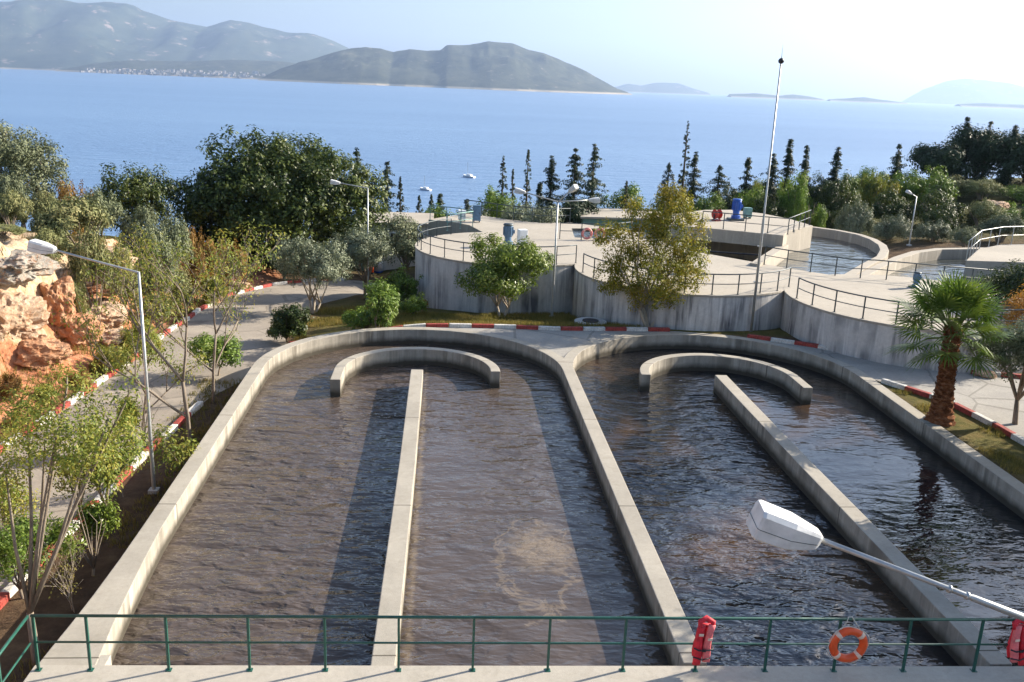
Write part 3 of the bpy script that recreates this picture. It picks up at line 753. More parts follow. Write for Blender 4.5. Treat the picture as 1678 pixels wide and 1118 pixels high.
t = thing('hose_reel', 'small red hose reel left of the bright blue motor', 'hose reel', (x_, y_, 2.4), .5)
MB().box((0, 0, .05), (.5, .4, .1)).build('base', M['redenamel'], t, bevel=.01)
MB().tube([(-.2, 0, .42), (-.19, 0, .42), (-.17, 0, .42), (.17, 0, .42), (.19, 0, .42), (.2, 0, .42)], [.3, .3, .16, .16, .3, .3], 20).build('drum', M['redenamel'], t)
for sx in (-.24, .24): MB().box((sx, 0, .24), (.03, .08, .4)).build('bracket', M['dark'], t)
def wall_ring(label, X, Y, Z):
    t = thing('life_ring', label, 'life ring', (X, Y, Z), .2, 'faded life rings on the channel railing')
    MB().tube([(math.cos(2*PI*i/28)*.28, 0, math.sin(2*PI*i/28)*.28) for i in range(28)], .075, 10, True).build('ring', mat_simple('faded_pink_plastic', (.62, .2, .18), .5), t, True)
    for q in (45, 135, 225, 315):
        MB().tube([(math.cos(R(q+d))*.28, 0, math.sin(R(q+d))*.28) for d in (-7, 0, 7)], .079, 10).build('band', M['band'], t, True)
q = at(962, 383, 53.5); wall_ring('faded pink life ring on the channel railing, left one beside the yellowing tree', q[0], 53.5, q[2])
q = at(983, 383, 53.5); wall_ring('redder life ring on the channel railing, right one touching the yellowing tree', q[0], 53.5, q[2])

# low buildings towards the sea
def low_building(label, X0, X1, Y0, Y1, z0, z1, wallm, nwin):
    t = thing('low_building', label, 'building', ((X0+X1)/2, Y0, z0))
    wx = X1-X0; dy = Y1-Y0; h = z1-z0
    MB().box((0, dy/2, h/2-1.5), (wx, dy, h+3)).build('wall', wallm, t)
    r_ = MB().box((0, dy/2, h+.08), (wx+.5, dy+.5, .16)).build('roof', M['deck'], t, bevel=.02)
    for i in range(nwin):
        x = -wx/2+wx*(i+.5)/nwin
        f = MB().box((x, -.012, h-.9), (.8, .06, .7)).build('window', M['whitepaint'], t)
        MB().box((x, -.05, h-.9), (.68, .02, .58)).build('pane', M['dark'], f)
low_building('low flat-roofed pale building between the dark tree and the left tank', -5.6, -.9, 64.5, 69.5, -2.5, .55, M['whitewall'], 3)
low_building('low pale green-walled building behind the small channel', 10.6, 17.2, 69, 74, -2.5, .75, M['teal'], 4)

# small concrete pad and pipes at the tank foot
for i, (px, py, mt, lb) in enumerate([(620, 447, 'whitepaint', 'white drum with a blue base by the road under the olive trees'), (598, 446, 'teal', 'teal drum left of the white one by the road'), (608, 448, 'orange', 'small orange drum between the teal and white ones')]):
    Xd, Yd, Zd = hit(px, py); sz = (.62, .5, .36)[i]
    t = thing('storage_drum', lb, 'drum', (Xd, Yd, Zd), 0, 'drums by the road')
    MB().tube([(0, 0, .1*sz), (0, 0, .5*sz), (0, 0, .52*sz), (0, 0, 1.2*sz), (0, 0, 1.3*sz)], [sz*.5, sz*.5, sz*.52, sz*.5, sz*.42], 20).build('body', M[mt], t, True)
    MB().tube([(0, 0, -.05), (0, 0, .22*sz)], sz*.53, 20).build('base', M['blue'] if i == 0 else M['dark'], t)
    MB().tube([(0, 0, 1.28*sz), (0, 0, 1.36*sz)], sz*.2, 14).build('lid', M['dark'], t)
t = thing('manhole_cover', 'grey concrete manhole slab on the soil left of the middle tank foot', 'manhole', (6.9, 40.9, gz(6.9, 40.9)))
MB().prism(arc(0, 0, .75, 0, 360, 24)[:-1], -.2, .16).build('ring', M['tankwall'], t, bevel=.02)
MB().prism(arc(0, 0, .38, 0, 360, 20)[:-1], .14, .2).build('lid', M['dark'], t, bevel=.01)
def pipe_obj(label, pts, r, mat):
    o = MB().tube(pts, r, 12).build('drain_pipe', mat, None, True); tag(o, label, 'pipe')
q = hit(715, 505); pipe_obj('rusty red pipe lying against the foot of the left tank', [(q[0]-.8, q[1]+.4, q[2]+.2), (q[0]+.2, q[1], q[2]+.22), (q[0]+1.3, q[1]-.3, q[2]+.2)], .17, mat_simple('rusty_pipe', (.3, .05, .02), .7, 0, .35))

# ------------------------------------------------------------------ sea and far land
SEA = -28.
def sea_mat():
    k = NT('sea_water'); W = k.world((1, 1, 1))
    n1 = k.noise(k.world((.05, .12, 1)), 1, 5, .6, .4); n2 = k.noise(k.world((.5, 1.0, 1)), 1, 3, .6)
    h = k.math('ADD', k.math('MULTIPLY', n1, 3), n2)
    tone = k.ramp(k.noise(k.world((.0012, .004, 1)), 1, 5, .6, .6), [(.3, (.108, .19, .33)), (.7, (.145, .24, .385))])
    return k.done(k.pbr(tone, .32, 0, k.bump(h, .5, 1.1), .5, ior=1.33))
M['sea'] = sea_mat()
sv_ = []; sf_ = []
sx_ = [-32000, -8000, -2000, -400, 400, 2000, 8000, 32000]; sy_ = [-200, 150, 500, 2000, 6000, 14000, 30000]
for y in sy_:
    for x in sx_: sv_.append((x, y, SEA))
for j in range(len(sy_)-1):
    for i in range(len(sx_)-1): q = j*len(sx_)+i; sf_.append((q, q+1, q+len(sx_)+1, q+len(sx_)))
me = bpy.data.meshes.new('sea'); me.from_pydata(sv_, [], sf_); tag(link('sea', me, M['sea']), kind='structure')
def hills_mat(name, g1, g2, rk, scale, bare=.62):
    k = NT(name); W = k.world((1, 1, 1.6))
    c = k.ramp(k.noise(W, scale, 9, .68), [(.3, g1), (.6, g2)])
    c = k.mix(k.ramp(k.noise(W, scale*1.7, 8, .7, .3), [(bare, 0), (bare+.08, .8)]), c, rk)
    g = k.n('ShaderNodeNewGeometry'); sp = k.n('ShaderNodeSeparateXYZ'); k.l(g.outputs['Position'], sp.inputs[0])
    sh = k.ramp(k.math('DIVIDE', k.math('SUBTRACT', sp.outputs[2], SEA), 30.), [(.25, 1), (.6, 0)])
    c = k.mix(k.math('MULTIPLY', sh, .8), c, (.42, .36, .28))
    return k.done(k.pbr(c, 1, 0, k.bump(k.noise(W, scale*4, 6, .7), .6, 12), .05))
def ridge(name, pts, D, depth, mat, seed, rough=.16, sub=240, back=1.0):
    # pts: skyline (px, py, base py) in the photograph; built as a hill with real width and depth
    xs = np.array([p[0] for p in pts], float); ys = np.array([p[1] for p in pts], float)
    u = np.linspace(0, 1, sub); px = xs[0]+(xs[-1]-xs[0])*u; py = np.interp(px, xs, ys)
    m = 46; V = np.zeros((m, sub, 3))
    X = np.zeros(sub); H = np.zeros(sub)
    for i in range(sub):
        a = at(px[i], py[i], D); X[i] = a[0]; H[i] = max(0., a[2]-SEA)
    hm = H.max()
    dep = depth*(.25+.75*np.clip(H/hm, 0, 1)**.6)
    for j in range(m):
        v = j/(m-1)*2-1                    # -1 near shore, 0 ridge, 1 far side
        f = (1-abs(v))
        y = D+v*dep*(1 if v < 0 else back)
        sc = y/D if v < 0 else 1.0
        xx = X*(1-(1-y/D)*.5)
        gull = fbm(xx/(depth*.22)+seed, np.full(sub, v*2.2+seed), seed, 6)
        big = fbm(xx/(depth*.8)+seed*2, np.full(sub, v*1.1), seed+9, 3)
        prof = f**.85*(1+gull*rough*4*(1-f)*f*3.6+big*.7*(1-f))
        V[j, :, 0] = xx; V[j, :, 1] = y+gull*depth*.05; V[j, :, 2] = SEA-3+np.maximum(0, H*prof)+3*f+gull*hm*.02*(f > .0)
        if j in (0, m-1): V[j, :, 2] = SEA-8
    i_ = np.arange(m*sub).reshape(m, sub)
    F = np.stack([i_[:-1, :-1], i_[:-1, 1:], i_[1:, 1:], i_[1:, :-1]], -1).reshape(-1, 4)
    me = bpy.data.meshes.new(name); fast_mesh(me, V.reshape(-1, 3), F)
    o = link(name, me, mat, None, True); tag(o, kind='structure'); return o
hm1 = hills_mat('mountain_scrub', (.020, .034, .024), (.068, .082, .055), (.36, .28, .24), .0022, .58)
hm2 = hills_mat('peninsula_scrub', (.018, .026, .018), (.065, .07, .045), (.26, .22, .17), .006, .60)
ridge('mountains', [(-420, 60), (-300, 20), (-200, -10), (-100, 0), (0, 0), (60, 2), (85, 3), (130, 6), (180, 4), (215, 9), (235, 20), (280, 33), (318, 40), (340, 43), (358, 37), (380, 31), (410, 35), (435, 43), (470, 53), (515, 56), (545, 66), (575, 82), (640, 105), (700, 128), (760, 134)], 15500, 3800, hm1, 3.1)
ridge('town_land', [(105, 114), (130, 108), (160, 103), (220, 99), (300, 100), (380, 98), (450, 100), (520, 106), (560, 118), (600, 130)], 10800, 1300, hm2, 8.4, .1, 140)
ridge('peninsula', [(430, 127), (460, 112), (500, 100), (545, 86), (575, 78), (600, 75), (625, 77), (645, 84), (670, 80), (700, 83), (722, 82), (732, 74), (770, 73), (800, 68), (840, 71), (868, 82), (890, 86), (920, 98), (960, 116), (990, 133), (1010, 145), (1028, 151)], 8600, 1500, hm2, 5.7)
ridge('islands', [(960, 150), (1010, 142), (1030, 137), (1050, 140), (1080, 135), (1110, 136), (1135, 145), (1160, 152)], 19500, 900, hm1, 1.3, .1, 60)
ridge('islands', [(1195, 154), (1240, 153), (1275, 157), (1300, 155), (1325, 158), (1350, 163)], 13000, 300, hm2, 2.2, .1, 60)
ridge('islands', [(1358, 163), (1390, 161), (1415, 159), (1440, 163), (1465, 166), (1486, 169)], 12500, 300, hm2, 7.2, .1, 60)
ridge('islands', [(1486, 165), (1520, 145), (1555, 132), (1580, 128), (1610, 131), (1650, 136), (1678, 142), (1750, 150), (1850, 178)], 23500, 2500, hm1, 6.1, .1, 90)
ridge('islands', [(1570, 171), (1610, 169), (1650, 171), (1700, 172), (1760, 178)], 11500, 300, hm2, 4.4, .1, 60)
# far-off town on the low shore
rr = random.Random(5); tb = MB()
for i in range(420):
    px = rr.choice([rr.uniform(130, 470), rr.uniform(180, 420), rr.uniform(0, 60)]); D = rr.uniform(9.4, 9.9)*1000
    if px < 100: D = 12200
    py = rr.uniform(108+px*.027, 119+px*.02) if px > 100 else rr.uniform(101, 107)
    q = at(px, py, D); z = max(q[2], SEA+2); s = rr.uniform(14, 34)
    tb.box((q[0], D, z+2), (s, s, rr.uniform(14, 26)), rr.uniform(0, 1))
tag(tb.build('distant_town', mat_simple('town_walls', (.30, .28, .26), .9, 0, .4, .02)), 'white specks of a far-off town along the low shore under the mountains', 'town', kind='stuff')
def boat(label, px, py, s):
    x, y = un(px, py, SEA); t = thing('sailing_boat', label, 'boat', (x, y, SEA), .8, 'small white boats on the sea')
    V = []; F = []
    secs = [(-.5, .13, .1), (-.3, .17, .11), (0, .18, .12), (.3, .12, .14), (.5, .01, .17)]
    for f, wd, h in secs: V += [(-wd*s, f*s, h*s), (-wd*.6*s, f*s, 0), (wd*.6*s, f*s, 0), (wd*s, f*s, h*s)]
    for i in range(4):
        for j in range(3): F.append((i*4+j, i*4+j+1, i*4+j+5, i*4+j+4))
        F.append((i*4+3, i*4, i*4+4, i*4+7))
    F += [(0, 1, 2, 3), (19, 18, 17, 16)]
    MB().add(V, F).build('hull', M['boat'], t)
    MB().box((0, -.05*s, .17*s), (.2*s, .35*s, .1*s)).build('cabin', M['boat'], t)
    MB().tube([(0, .1*s, .1*s), (0, .1*s, .95*s)], .008*s, 6).build('mast', M['galv'], t)
boat('white boat on the sea above the far left deck', 768, 291, 6.5)
boat('smaller white boat lower on the sea, nearer the flat-roofed building', 697, 312, 5.5)

# haze
hz = MB().box((0, 13700, 700), (66000, 33600, 1540)).build('haze', None); 
hz['kind'] = 'stuff'; tag(hz, 'pale sea haze softening the far mountains', 'haze')
k = NT('haze'); pv = k.n('ShaderNodeVolumePrincipled'); pv.inputs['Density'].default_value = 5.5e-5
pv.inputs['Color'].default_value = (.50, .68, 1, 1); pv.inputs['Anisotropy'].default_value = .35
k.l(pv.outputs[0], k.out.inputs['Volume']); hz.data.materials.append(k.m)

# ------------------------------------------------------------------ vegetation
M['bark'] = mat_bark('grey_bark', (.13, .10, .075), (.30, .25, .19))
M['barkpale'] = mat_bark('pale_bark', (.28, .23, .17), (.46, .40, .31))
M['barkdark'] = mat_bark('dark_bark', (.05, .04, .03), (.13, .10, .07))
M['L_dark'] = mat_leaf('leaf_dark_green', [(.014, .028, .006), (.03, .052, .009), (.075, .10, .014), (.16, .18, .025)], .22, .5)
M['L_citrus'] = mat_leaf('leaf_bright_green', [(.06, .105, .014), (.13, .19, .022), (.21, .28, .035), (.34, .37, .09)], .3, .38)
M['L_olive'] = mat_leaf('leaf_olive_grey', [(0.074, 0.095, 0.047), (0.135, 0.162, 0.088), (0.216, 0.243, 0.149), (0.311, 0.338, 0.23)], .15)
M['L_autumn'] = mat_leaf('leaf_yellow_green', [(.07, .115, .010), (.17, .19, .016), (.33, .28, .025), (.46, .32, .05)], .38)
M['L_sparse'] = mat_leaf('leaf_thin_yellow_green', [(.075, .14, .022), (.17, .215, .034), (.29, .28, .045), (.39, .28, .06)], .4)
M['L_scrub'] = mat_leaf('leaf_khaki', [(.085, .105, .04), (.16, .18, .065), (.25, .25, .10), (.33, .27, .11)], .15, .7)
M['L_greyscrub'] = mat_leaf('leaf_grey_green', [(.065, .085, .04), (.125, .15, .075), (.19, .21, .115), (.27, .27, .16)], .15, .7)
M['L_brown'] = mat_leaf('leaf_dry_brown', [(.12, .06, .018), (.22, .12, .03), (.32, .19, .05), (.22, .20, .05)], .25, .7)
M['L_bushgreen'] = mat_leaf('leaf_fresh_green', [(0.047, 0.101, 0.014), (0.095, 0.162, 0.022), (0.162, 0.243, 0.03), (0.27, 0.297, 0.054)], .28)
M['L_conifer'] = mat_leaf('needle_dark', [(.016, .030, .012), (.028, .050, .018), (.055, .085, .03)], .08, .6)
M['L_orange'] = mat_leaf('leaf_orange', [(.30, .12, .015), (.45, .22, .03), (.35, .28, .04)], .3)
M['L_palm'] = mat_leaf('palm_leaf', [(.05, .10, .014), (.11, .18, .022), (.22, .28, .05)], .3, .4)
M['grass'] = mat_leaf('dry_grass', [(.10, .11, .02), (.22, .18, .04), (.36, .26, .08)], .3, .8)

def leaves_mesh(name, C, N, S, seed, asp=.45, fold=.0):
    rs = np.random.RandomState(seed); n = len(C)
    N = N/np.maximum(1e-6, np.linalg.norm(N, axis=1, keepdims=True))
    T = rs.normal(size=(n, 3)); T -= N*(T*N).sum(1, keepdims=True); T /= np.maximum(1e-6, np.linalg.norm(T, axis=1, keepdims=True))
    B = np.cross(N, T); S = S[:, None]
    V = np.empty((n, 4, 3)); V[:, 0] = C-T*S*.5; V[:, 1] = C+B*S*asp*.5+T*S*.08; V[:, 2] = C+T*S*.5; V[:, 3] = C-B*S*asp*.5+T*S*.08
    V[:, 0] -= N*S*.08; V[:, 2] -= N*S*.12
    me = bpy.data.meshes.new(name); fast_mesh(me, V.reshape(-1, 3), np.arange(n*4).reshape(n, 4)); return me
def clumps(cl, per, size, seed, flat_=.0, up=.3, spread=1.):
    # cl: (x, y, z, r, ox, oy, oz) clump centres, radii and outward directions
    rs = np.random.RandomState(seed); cl = np.asarray(cl, float); k = len(cl)
    cnt = np.maximum(3, (per*(cl[:, 3]/cl[:, 3].mean())**2).astype(int)); ii = np.repeat(np.arange(k), cnt); n = len(ii)
    d = rs.normal(size=(n, 3)); d /= np.linalg.norm(d, axis=1, keepdims=True); d[:, 2] *= (1-flat_)
    r = rs.rand(n)**.45*cl[ii, 3]*spread
    C = cl[ii, :3]+d*r[:, None]
    N = d*.9+cl[ii, 4:7]*.7+np.array([0, 0, up])+rs.normal(size=(n, 3))*.45
    return C, N, size*(.7+.6*rs.rand(n))
def lobe_clumps(lobes, k, cr, seed, gap=.0, inner=.25):
    rs = np.random.RandomState(seed); L = np.array(lobes, float)
    wgt = (L[:, 3]*L[:, 4]+L[:, 4]*L[:, 5]+L[:, 3]*L[:, 5]); wgt /= wgt.sum(); out = []
    while len(out) < k:
        i = rs.choice(len(L), p=wgt); d = rs.normal(size=3); d /= np.linalg.norm(d)
        if d[2] < -.55: continue
        e = d+np.array([0, 0, 0.]); f = (.78+.32*rs.rand()) if rs.rand() > inner else rs.rand()**.5*.8
        p = L[i, :3]+d*L[i, 3:6]*f
        if gap and vn(p[0]*.9+seed, p[1]*.9, p[2]*.9) < gap-1: continue
        out.append([*p, cr*(.6+.8*rs.rand()), *d])
    return out
def grow(mb, p, d, L, r, lev, rnd, tips, spread=.55, n=(2, 3), curve=.15, taper=.62, lenf=.72, up=.12):
    pts = [p]; rad = [r]; q = Vector(p); dd = Vector(d).normalized(); k = 4
    for i in range(k):
        dd = (dd+Vector((rnd.uniform(-1, 1), rnd.uniform(-1, 1), rnd.uniform(-1, 1)))*curve+Vector((0, 0, up*.3))).normalized()
        q = q+dd*(L/k); pts.append(q.copy()); rad.append(r+(r*taper-r)*(i+1)/k)
    mb.tube(pts, rad, 7 if lev > 1 else 5)
    if lev <= 0: tips.append((q, dd)); return
    if lev <= 2: tips.append((pts[3], dd))
    for i in range(rnd.randint(*n)):
        a = Vector((rnd.uniform(-1, 1), rnd.uniform(-1, 1), rnd.uniform(-.3, .8))).normalized()
        nd = (dd*(1-spread)+a*spread+Vector((0, 0, up))).normalized()
        st = pts[-1] if i < 2 else pts[2]
        grow(mb, st, nd, L*lenf*rnd.uniform(.8, 1.15), r*taper*.85, lev-1, rnd, tips, spread, n, curve, taper, lenf, up)

def crown_tree(name, label, cat, base, H, Wd, mat, bark, seed, trunk_h=.35, k=90, per=60, size=.13, cr=None, lobes=None, group=None, trunk_r=.12, gap=.0, D=None, n_lobes=7, stems=1, inner=.2, spread=1.):
    rnd = random.Random(seed); t = thing(name, label, cat, base, 0, group); D = D or Wd
    hc = H*(1-trunk_h)
    if lobes is None:
        lobes = [(0, 0, H*trunk_h+hc*.5, Wd*.34, D*.34, hc*.42)]
        for i in range(n_lobes):
            a = 2*PI*i/n_lobes+rnd.uniform(-.4, .4); zz = rnd.uniform(.28, .8); rr_ = rnd.uniform(.2, .3)
            e = (1-abs(zz-.45))
            lobes.append((math.cos(a)*Wd*.3*e, math.sin(a)*D*.3*e, H*trunk_h+hc*zz, Wd*rr_, D*rr_, hc*rnd.uniform(.18, .28)))
    cr = cr or Wd*.085
    tm = MB()
    for s_ in range(stems):
        b0 = Vector((rnd.uniform(-.1, .1)*(stems > 1), rnd.uniform(-.1, .1)*(stems > 1), -.3))
        d0 = Vector((rnd.uniform(-.25, .25)+(s_-(stems-1)/2)*.35, rnd.uniform(-.15, .15), 1)).normalized()
        fork = b0+d0*(H*max(.12, trunk_h)*.75+.3)
        tm.tube([b0, b0.lerp(fork, .4), fork], [trunk_r*1.25, trunk_r, trunk_r*.8], 9)
        for L in lobes[s_::stems][:8]:
            c = Vector(L[:3]); m = fork.lerp(c, .5)+Vector((rnd.uniform(-.1, .1), rnd.uniform(-.1, .1), rnd.uniform(-.15, .05)))*Wd*.3
            tm.tube([fork, m, c, c+Vector((rnd.uniform(-1, 1), rnd.uniform(-1, 1), 1)).normalized()*L[5]*.7], [trunk_r*.6, trunk_r*.4, trunk_r*.22, trunk_r*.08], 6)
    tm.build('trunk', bark, t, True)
    cl = lobe_clumps(lobes, k, cr, seed, gap, inner)
    C, N, S = clumps(cl, per, size, seed, spread=spread)
    link('crown', leaves_mesh('crown', C, N, S, seed), mat, t)
    return t
def branch_tree(name, label, cat, base, H, mat, bark, seed, lev=4, r=.09, per=26, size=.12, cr=.35, spread=.5, lenf=.72, first=.34, lean=(0, 0), group=None, n=(2, 3), asp=.4, stems=1, drop=0., up=.12):
    rnd = random.Random(seed); t = thing(name, label, cat, base, 0, group); mb = MB(); tips = []
    for s_ in range(stems):
        d = Vector((lean[0]+(rnd.uniform(-.4, .4) if stems > 1 else 0), lean[1]+(rnd.uniform(-.3, .3) if stems > 1 else 0), 1))
        grow(mb, Vector((0, 0, -.25)), d, H*first+.25, r, lev, rnd, tips, spread, n, .1, .72, lenf, up)
    mb.build('trunk', bark, t, True)
    tips = [q for q in tips if rnd.random() > drop]
    cl = [[q.x, q.y, q.z, cr*rnd.uniform(.6, 1.3), d.x, d.y, d.z] for q, d in tips]
    C, N, S = clumps(cl, per, size, seed)
    link('crown', leaves_mesh('crown', C, N, S, seed, asp), mat, t)
    return t
def place(o, x, y, sc=1., z=None): o.location = (x, y, gz(x, y) if z is None else z)

def box_tree(fn, label, x0, y0, x1, y1, Y, *a, zb=None, **kw):
    # crown extents on the photograph at distance Y give real width and height
    cx = (x0+x1)/2; q = at(cx, y1, Y); tq = at(cx, y0, Y); X = q[0]
    zg = gz(X, Y) if zb is None else zb
    H = tq[2]-zg; Wd = (x1-x0)*mpp(Y)*1.03
    return X, Y, zg, H, Wd

def ctree(name, label, cat, bx, Y, mat, bark, seed, crown_bottom=None, **kw):
    x0, y0, x1, y1 = bx; cx = (x0+x1)/2; q = at(cx, y1, Y); tq = at(cx, y0, Y)
    X = q[0]; zg = gz(X, Y); H = max(.6, tq[2]-zg); Wd = (x1-x0)*mpp(Y)*1.02
    th = kw.pop('trunk_h', None)
    if th is None: th = min(.8, max(0.02, (q[2]-zg)/H))
    return crown_tree(name, label, cat, (X, Y, zg), H, Wd, mat, bark, seed, trunk_h=th, **kw)

# the big dark tree and its neighbours
ctree('carob_tree', 'very large dense dark green tree behind the road, sea above it', 'tree', (322, 232, 616, 445), 60, M['L_dark'], M['barkdark'], 11, k=900, per=60, size=.26, cr=.62, n_lobes=22, trunk_r=.3, D=9, inner=.12, trunk_h=.0)
ctree('carob_tree', 'dark green shadowed tree to the left behind the very large one', 'tree', (300, 300, 400, 440), 63, M['L_dark'], M['barkdark'], 12, k=120, per=60, size=.22, cr=.5, trunk_r=.2, trunk_h=.05)
ctree('olive_tree', 'grey-green olive tree with several pale stems by the road bend', 'tree', (446, 386, 572, 508), 46.2, M['L_olive'], M['barkpale'], 13, k=230, per=85, size=.11, cr=.32, n_lobes=9, trunk_r=.07, stems=3, trunk_h=.22)
ctree('olive_tree', 'greener olive tree behind and right of the pale-stemmed one', 'tree', (545, 372, 642, 445), 51.5, M['L_olive'], M['bark'], 14, k=170, per=75, size=.13, cr=.36, trunk_r=.08, stems=2, trunk_h=.3)
ctree('olive_tree', 'olive tree in shade between the road and the left tank', 'tree', (622, 356, 705, 440), 58, M['L_greyscrub'], M['bark'], 15, k=130, per=70, size=.15, cr=.38, trunk_r=.09, trunk_h=.3)
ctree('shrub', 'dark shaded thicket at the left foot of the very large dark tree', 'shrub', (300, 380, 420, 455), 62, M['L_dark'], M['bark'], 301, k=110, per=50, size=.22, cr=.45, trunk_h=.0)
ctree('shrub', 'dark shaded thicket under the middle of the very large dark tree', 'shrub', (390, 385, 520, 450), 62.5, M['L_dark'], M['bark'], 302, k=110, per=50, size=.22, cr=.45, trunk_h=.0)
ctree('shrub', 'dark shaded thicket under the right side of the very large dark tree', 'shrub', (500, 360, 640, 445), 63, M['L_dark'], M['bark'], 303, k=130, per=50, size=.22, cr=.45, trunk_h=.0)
ctree('shrub', 'green-tinged bush under the very large dark tree', 'shrub', (430, 395, 500, 445), 57, M['L_dark'], M['bark'], 16, k=60, per=50, size=.16, trunk_h=.02)
b = un(824, 527, -.85)
crown_tree('citrus_tree', 'bright green citrus tree with pale forked trunk before the left tank', 'tree', (b[0], b[1]-.1, gz(*b)), at(830, 396, b[1])[2]-gz(*b), 5.0*.84, M['L_citrus'], M['barkpale'], 17, trunk_h=.2, k=230, per=70, size=.15, cr=.35, n_lobes=10, trunk_r=.07, stems=2)
b = un(1072, 552, -.3)
lob = []
rnd = random.Random(4)
for (px, py, rx, rz) in [(1062, 440, 75, 50), (1010, 430, 42, 48), (1115, 420, 45, 52), (1040, 372, 45, 42), (1095, 350, 38, 45), (1065, 478, 44, 26), (1000, 385, 22, 24), (1135, 380, 22, 30), (1015, 468, 34, 16), (1085, 320, 15, 22), (1030, 335, 14, 20)]:
    q = at(px, py, 40.1); s = mpp(40.1); lob.append((q[0]-b[0], rnd.uniform(-.8, .5), q[2]-gz(*b), rx*s, rx*s*.8, rz*s))
crown_tree('mulberry_tree', 'tall yellow-green autumn tree standing before the middle round tank', 'tree', (b[0], 39.75, gz(b[0], 39.75)), 6.5, 4.6, M['L_autumn'], M['barkpale'], 18, lobes=lob, k=400, per=58, size=.12, cr=.27, trunk_r=.09, stems=3, trunk_h=.2, gap=.72, spread=1.2)
# low plants near the ring
branch_tree('pomegranate_bush', 'upright yellow-green bush behind the left basin rim', 'shrub', (*un(625, 548, -.4), -.5), 2.4, M['L_bushgreen'], M['bark'], 19, lev=3, r=.03, per=34, size=.15, cr=.24, first=.3, stems=7, asp=.35)
ctree('shrub', 'low yellow-green bush left of the upright one on the lawn', 'shrub', (560, 505, 640, 552), 39.9, M['L_bushgreen'], M['bark'], 20, k=90, per=45, size=.13, cr=.2, trunk_h=.02)
ctree('shrub', 'round very dark green bush at the pavement corner left of the red kerb', 'shrub', (438, 498, 506, 566), 39.4, M['L_dark'], M['barkdark'], 21, k=110, per=60, size=.12, cr=.2, trunk_h=.04, trunk_r=.04)
ctree('shrub', 'leafy green bush beside the foot of the left round tank', 'shrub', (630, 438, 690, 500), 47.5, M['L_bushgreen'], M['bark'], 22, k=90, per=45, size=.14, cr=.26, trunk_h=.04, trunk_r=.05)
ctree('shrub', 'small bush in front of the rusty pipe', 'shrub', (655, 482, 700, 530), 43.5, M['L_citrus'], M['bark'], 23, k=50, per=45, size=.12, cr=.2, trunk_h=.04, trunk_r=.04)
ctree('tree', 'small green young tree between the two thin trunks and the road', 'tree', (312, 556, 400, 640), 34.5, M['L_bushgreen'], M['bark'], 24, k=95, per=38, size=.13, cr=.26, trunk_h=.3, trunk_r=.04)

# sparse young trees of the left strip
def sparse(label, bx, by, topy, seed, z=-1., **kw):
    x, y = un(bx, by, z); zg = gz(x, y); H = at(bx, topy, y)[2]-zg
    a = dict(lev=4, r=.075, per=26, size=.115, cr=.36, spread=.5, first=.36, asp=.4, n=(2, 4)); a.update(kw)
    return branch_tree('thin_tree', label, 'tree', (x, y, zg), H, M['L_sparse'], M['bark'], seed, group='thin trees of the strip left of the basin', **a)
b = un(62, 1090, -1.0); lob = []; rnd = random.Random(14)
for (px, py, rx, rz) in [(112, 700, 70, 55), (40, 690, 48, 48), (175, 690, 42, 40), (95, 645, 52, 30), (25, 765, 42, 38), (150, 745, 48, 34), (205, 655, 26, 34), (70, 740, 40, 40)]:
    q = at(px, py, b[1]+.4); s_ = mpp(b[1]+.4); lob.append((q[0]-b[0], rnd.uniform(-.3, .9), q[2]+1.0, rx*s_, rx*s_*.8, rz*s_))
crown_tree('thin_tree', 'airy yellow-green tree with a bare leaning trunk nearest the walkway at the left', 'tree', (b[0], b[1], -1.0), 4.9, 2.2, M['L_sparse'], M['bark'], 31, lobes=lob, k=260, per=24, size=.075, cr=.17, trunk_r=.085, trunk_h=.30, gap=.78, spread=1.7, group='thin trees of the strip left of the basin')
sparse('thin forked tree just right of the tall street lamp pole', 314, 728, 430, 32, lenf=.74)
sparse('slimmer thin tree right of the forked one beside the basin wall', 348, 662, 385, 33, r=.055, per=16, first=.42, lean=(.05, .1))
sparse('thin yellowing tree behind the tall lamp pole near the far kerb', 235, 700, 480, 34, r=.05, per=20, first=.25, z=-1)
sparse('small yellow tree between the nearest tree and the lamp pole', 175, 850, 640, 35, r=.05, per=26, first=.25, n=(2, 4))
sparse('yellow-brown sapling by the lamp foot', 292, 800, 690, 36, r=.03, per=22, first=.3, lev=3)
ctree('shrub', 'large green bush at the left foot of the nearest thin tree', 'shrub', (-30, 800, 105, 950), 18.6, M['L_bushgreen'], M['bark'], 37, k=130, per=38, size=.085, cr=.2, trunk_h=.02, trunk_r=.04, gap=.85)
ctree('shrub', 'green bush overhanging the kerb right of the nearest thin tree', 'shrub', (95, 790, 200, 925), 19.6, M['L_citrus'], M['bark'], 38, k=110, per=38, size=.085, cr=.18, trunk_h=.04, trunk_r=.04, gap=.85)
ctree('shrub', 'yellow-green bush above the near kerb between the thin trees', 'shrub', (70, 690, 180, 800), 22.5, M['L_sparse'], M['bark'], 39, k=90, per=26, size=.08, cr=.24, trunk_h=.1, trunk_r=.04, gap=.8)
ctree('shrub', 'pale green bush at the very left edge below the red kerb', 'shrub', (-40, 690, 60, 830), 20.8, M['L_sparse'], M['bark'], 40, k=110, per=28, size=.08, cr=.24, trunk_h=.05, trunk_r=.04, gap=.85)
ctree('shrub', 'golden bush between the lamp pole and the near kerb', 'shrub', (205, 600, 270, 690), 27.0, M['L_sparse'], M['bark'], 41, k=80, per=36, size=.10, cr=.24, trunk_h=.1, trunk_r=.03, gap=.85)
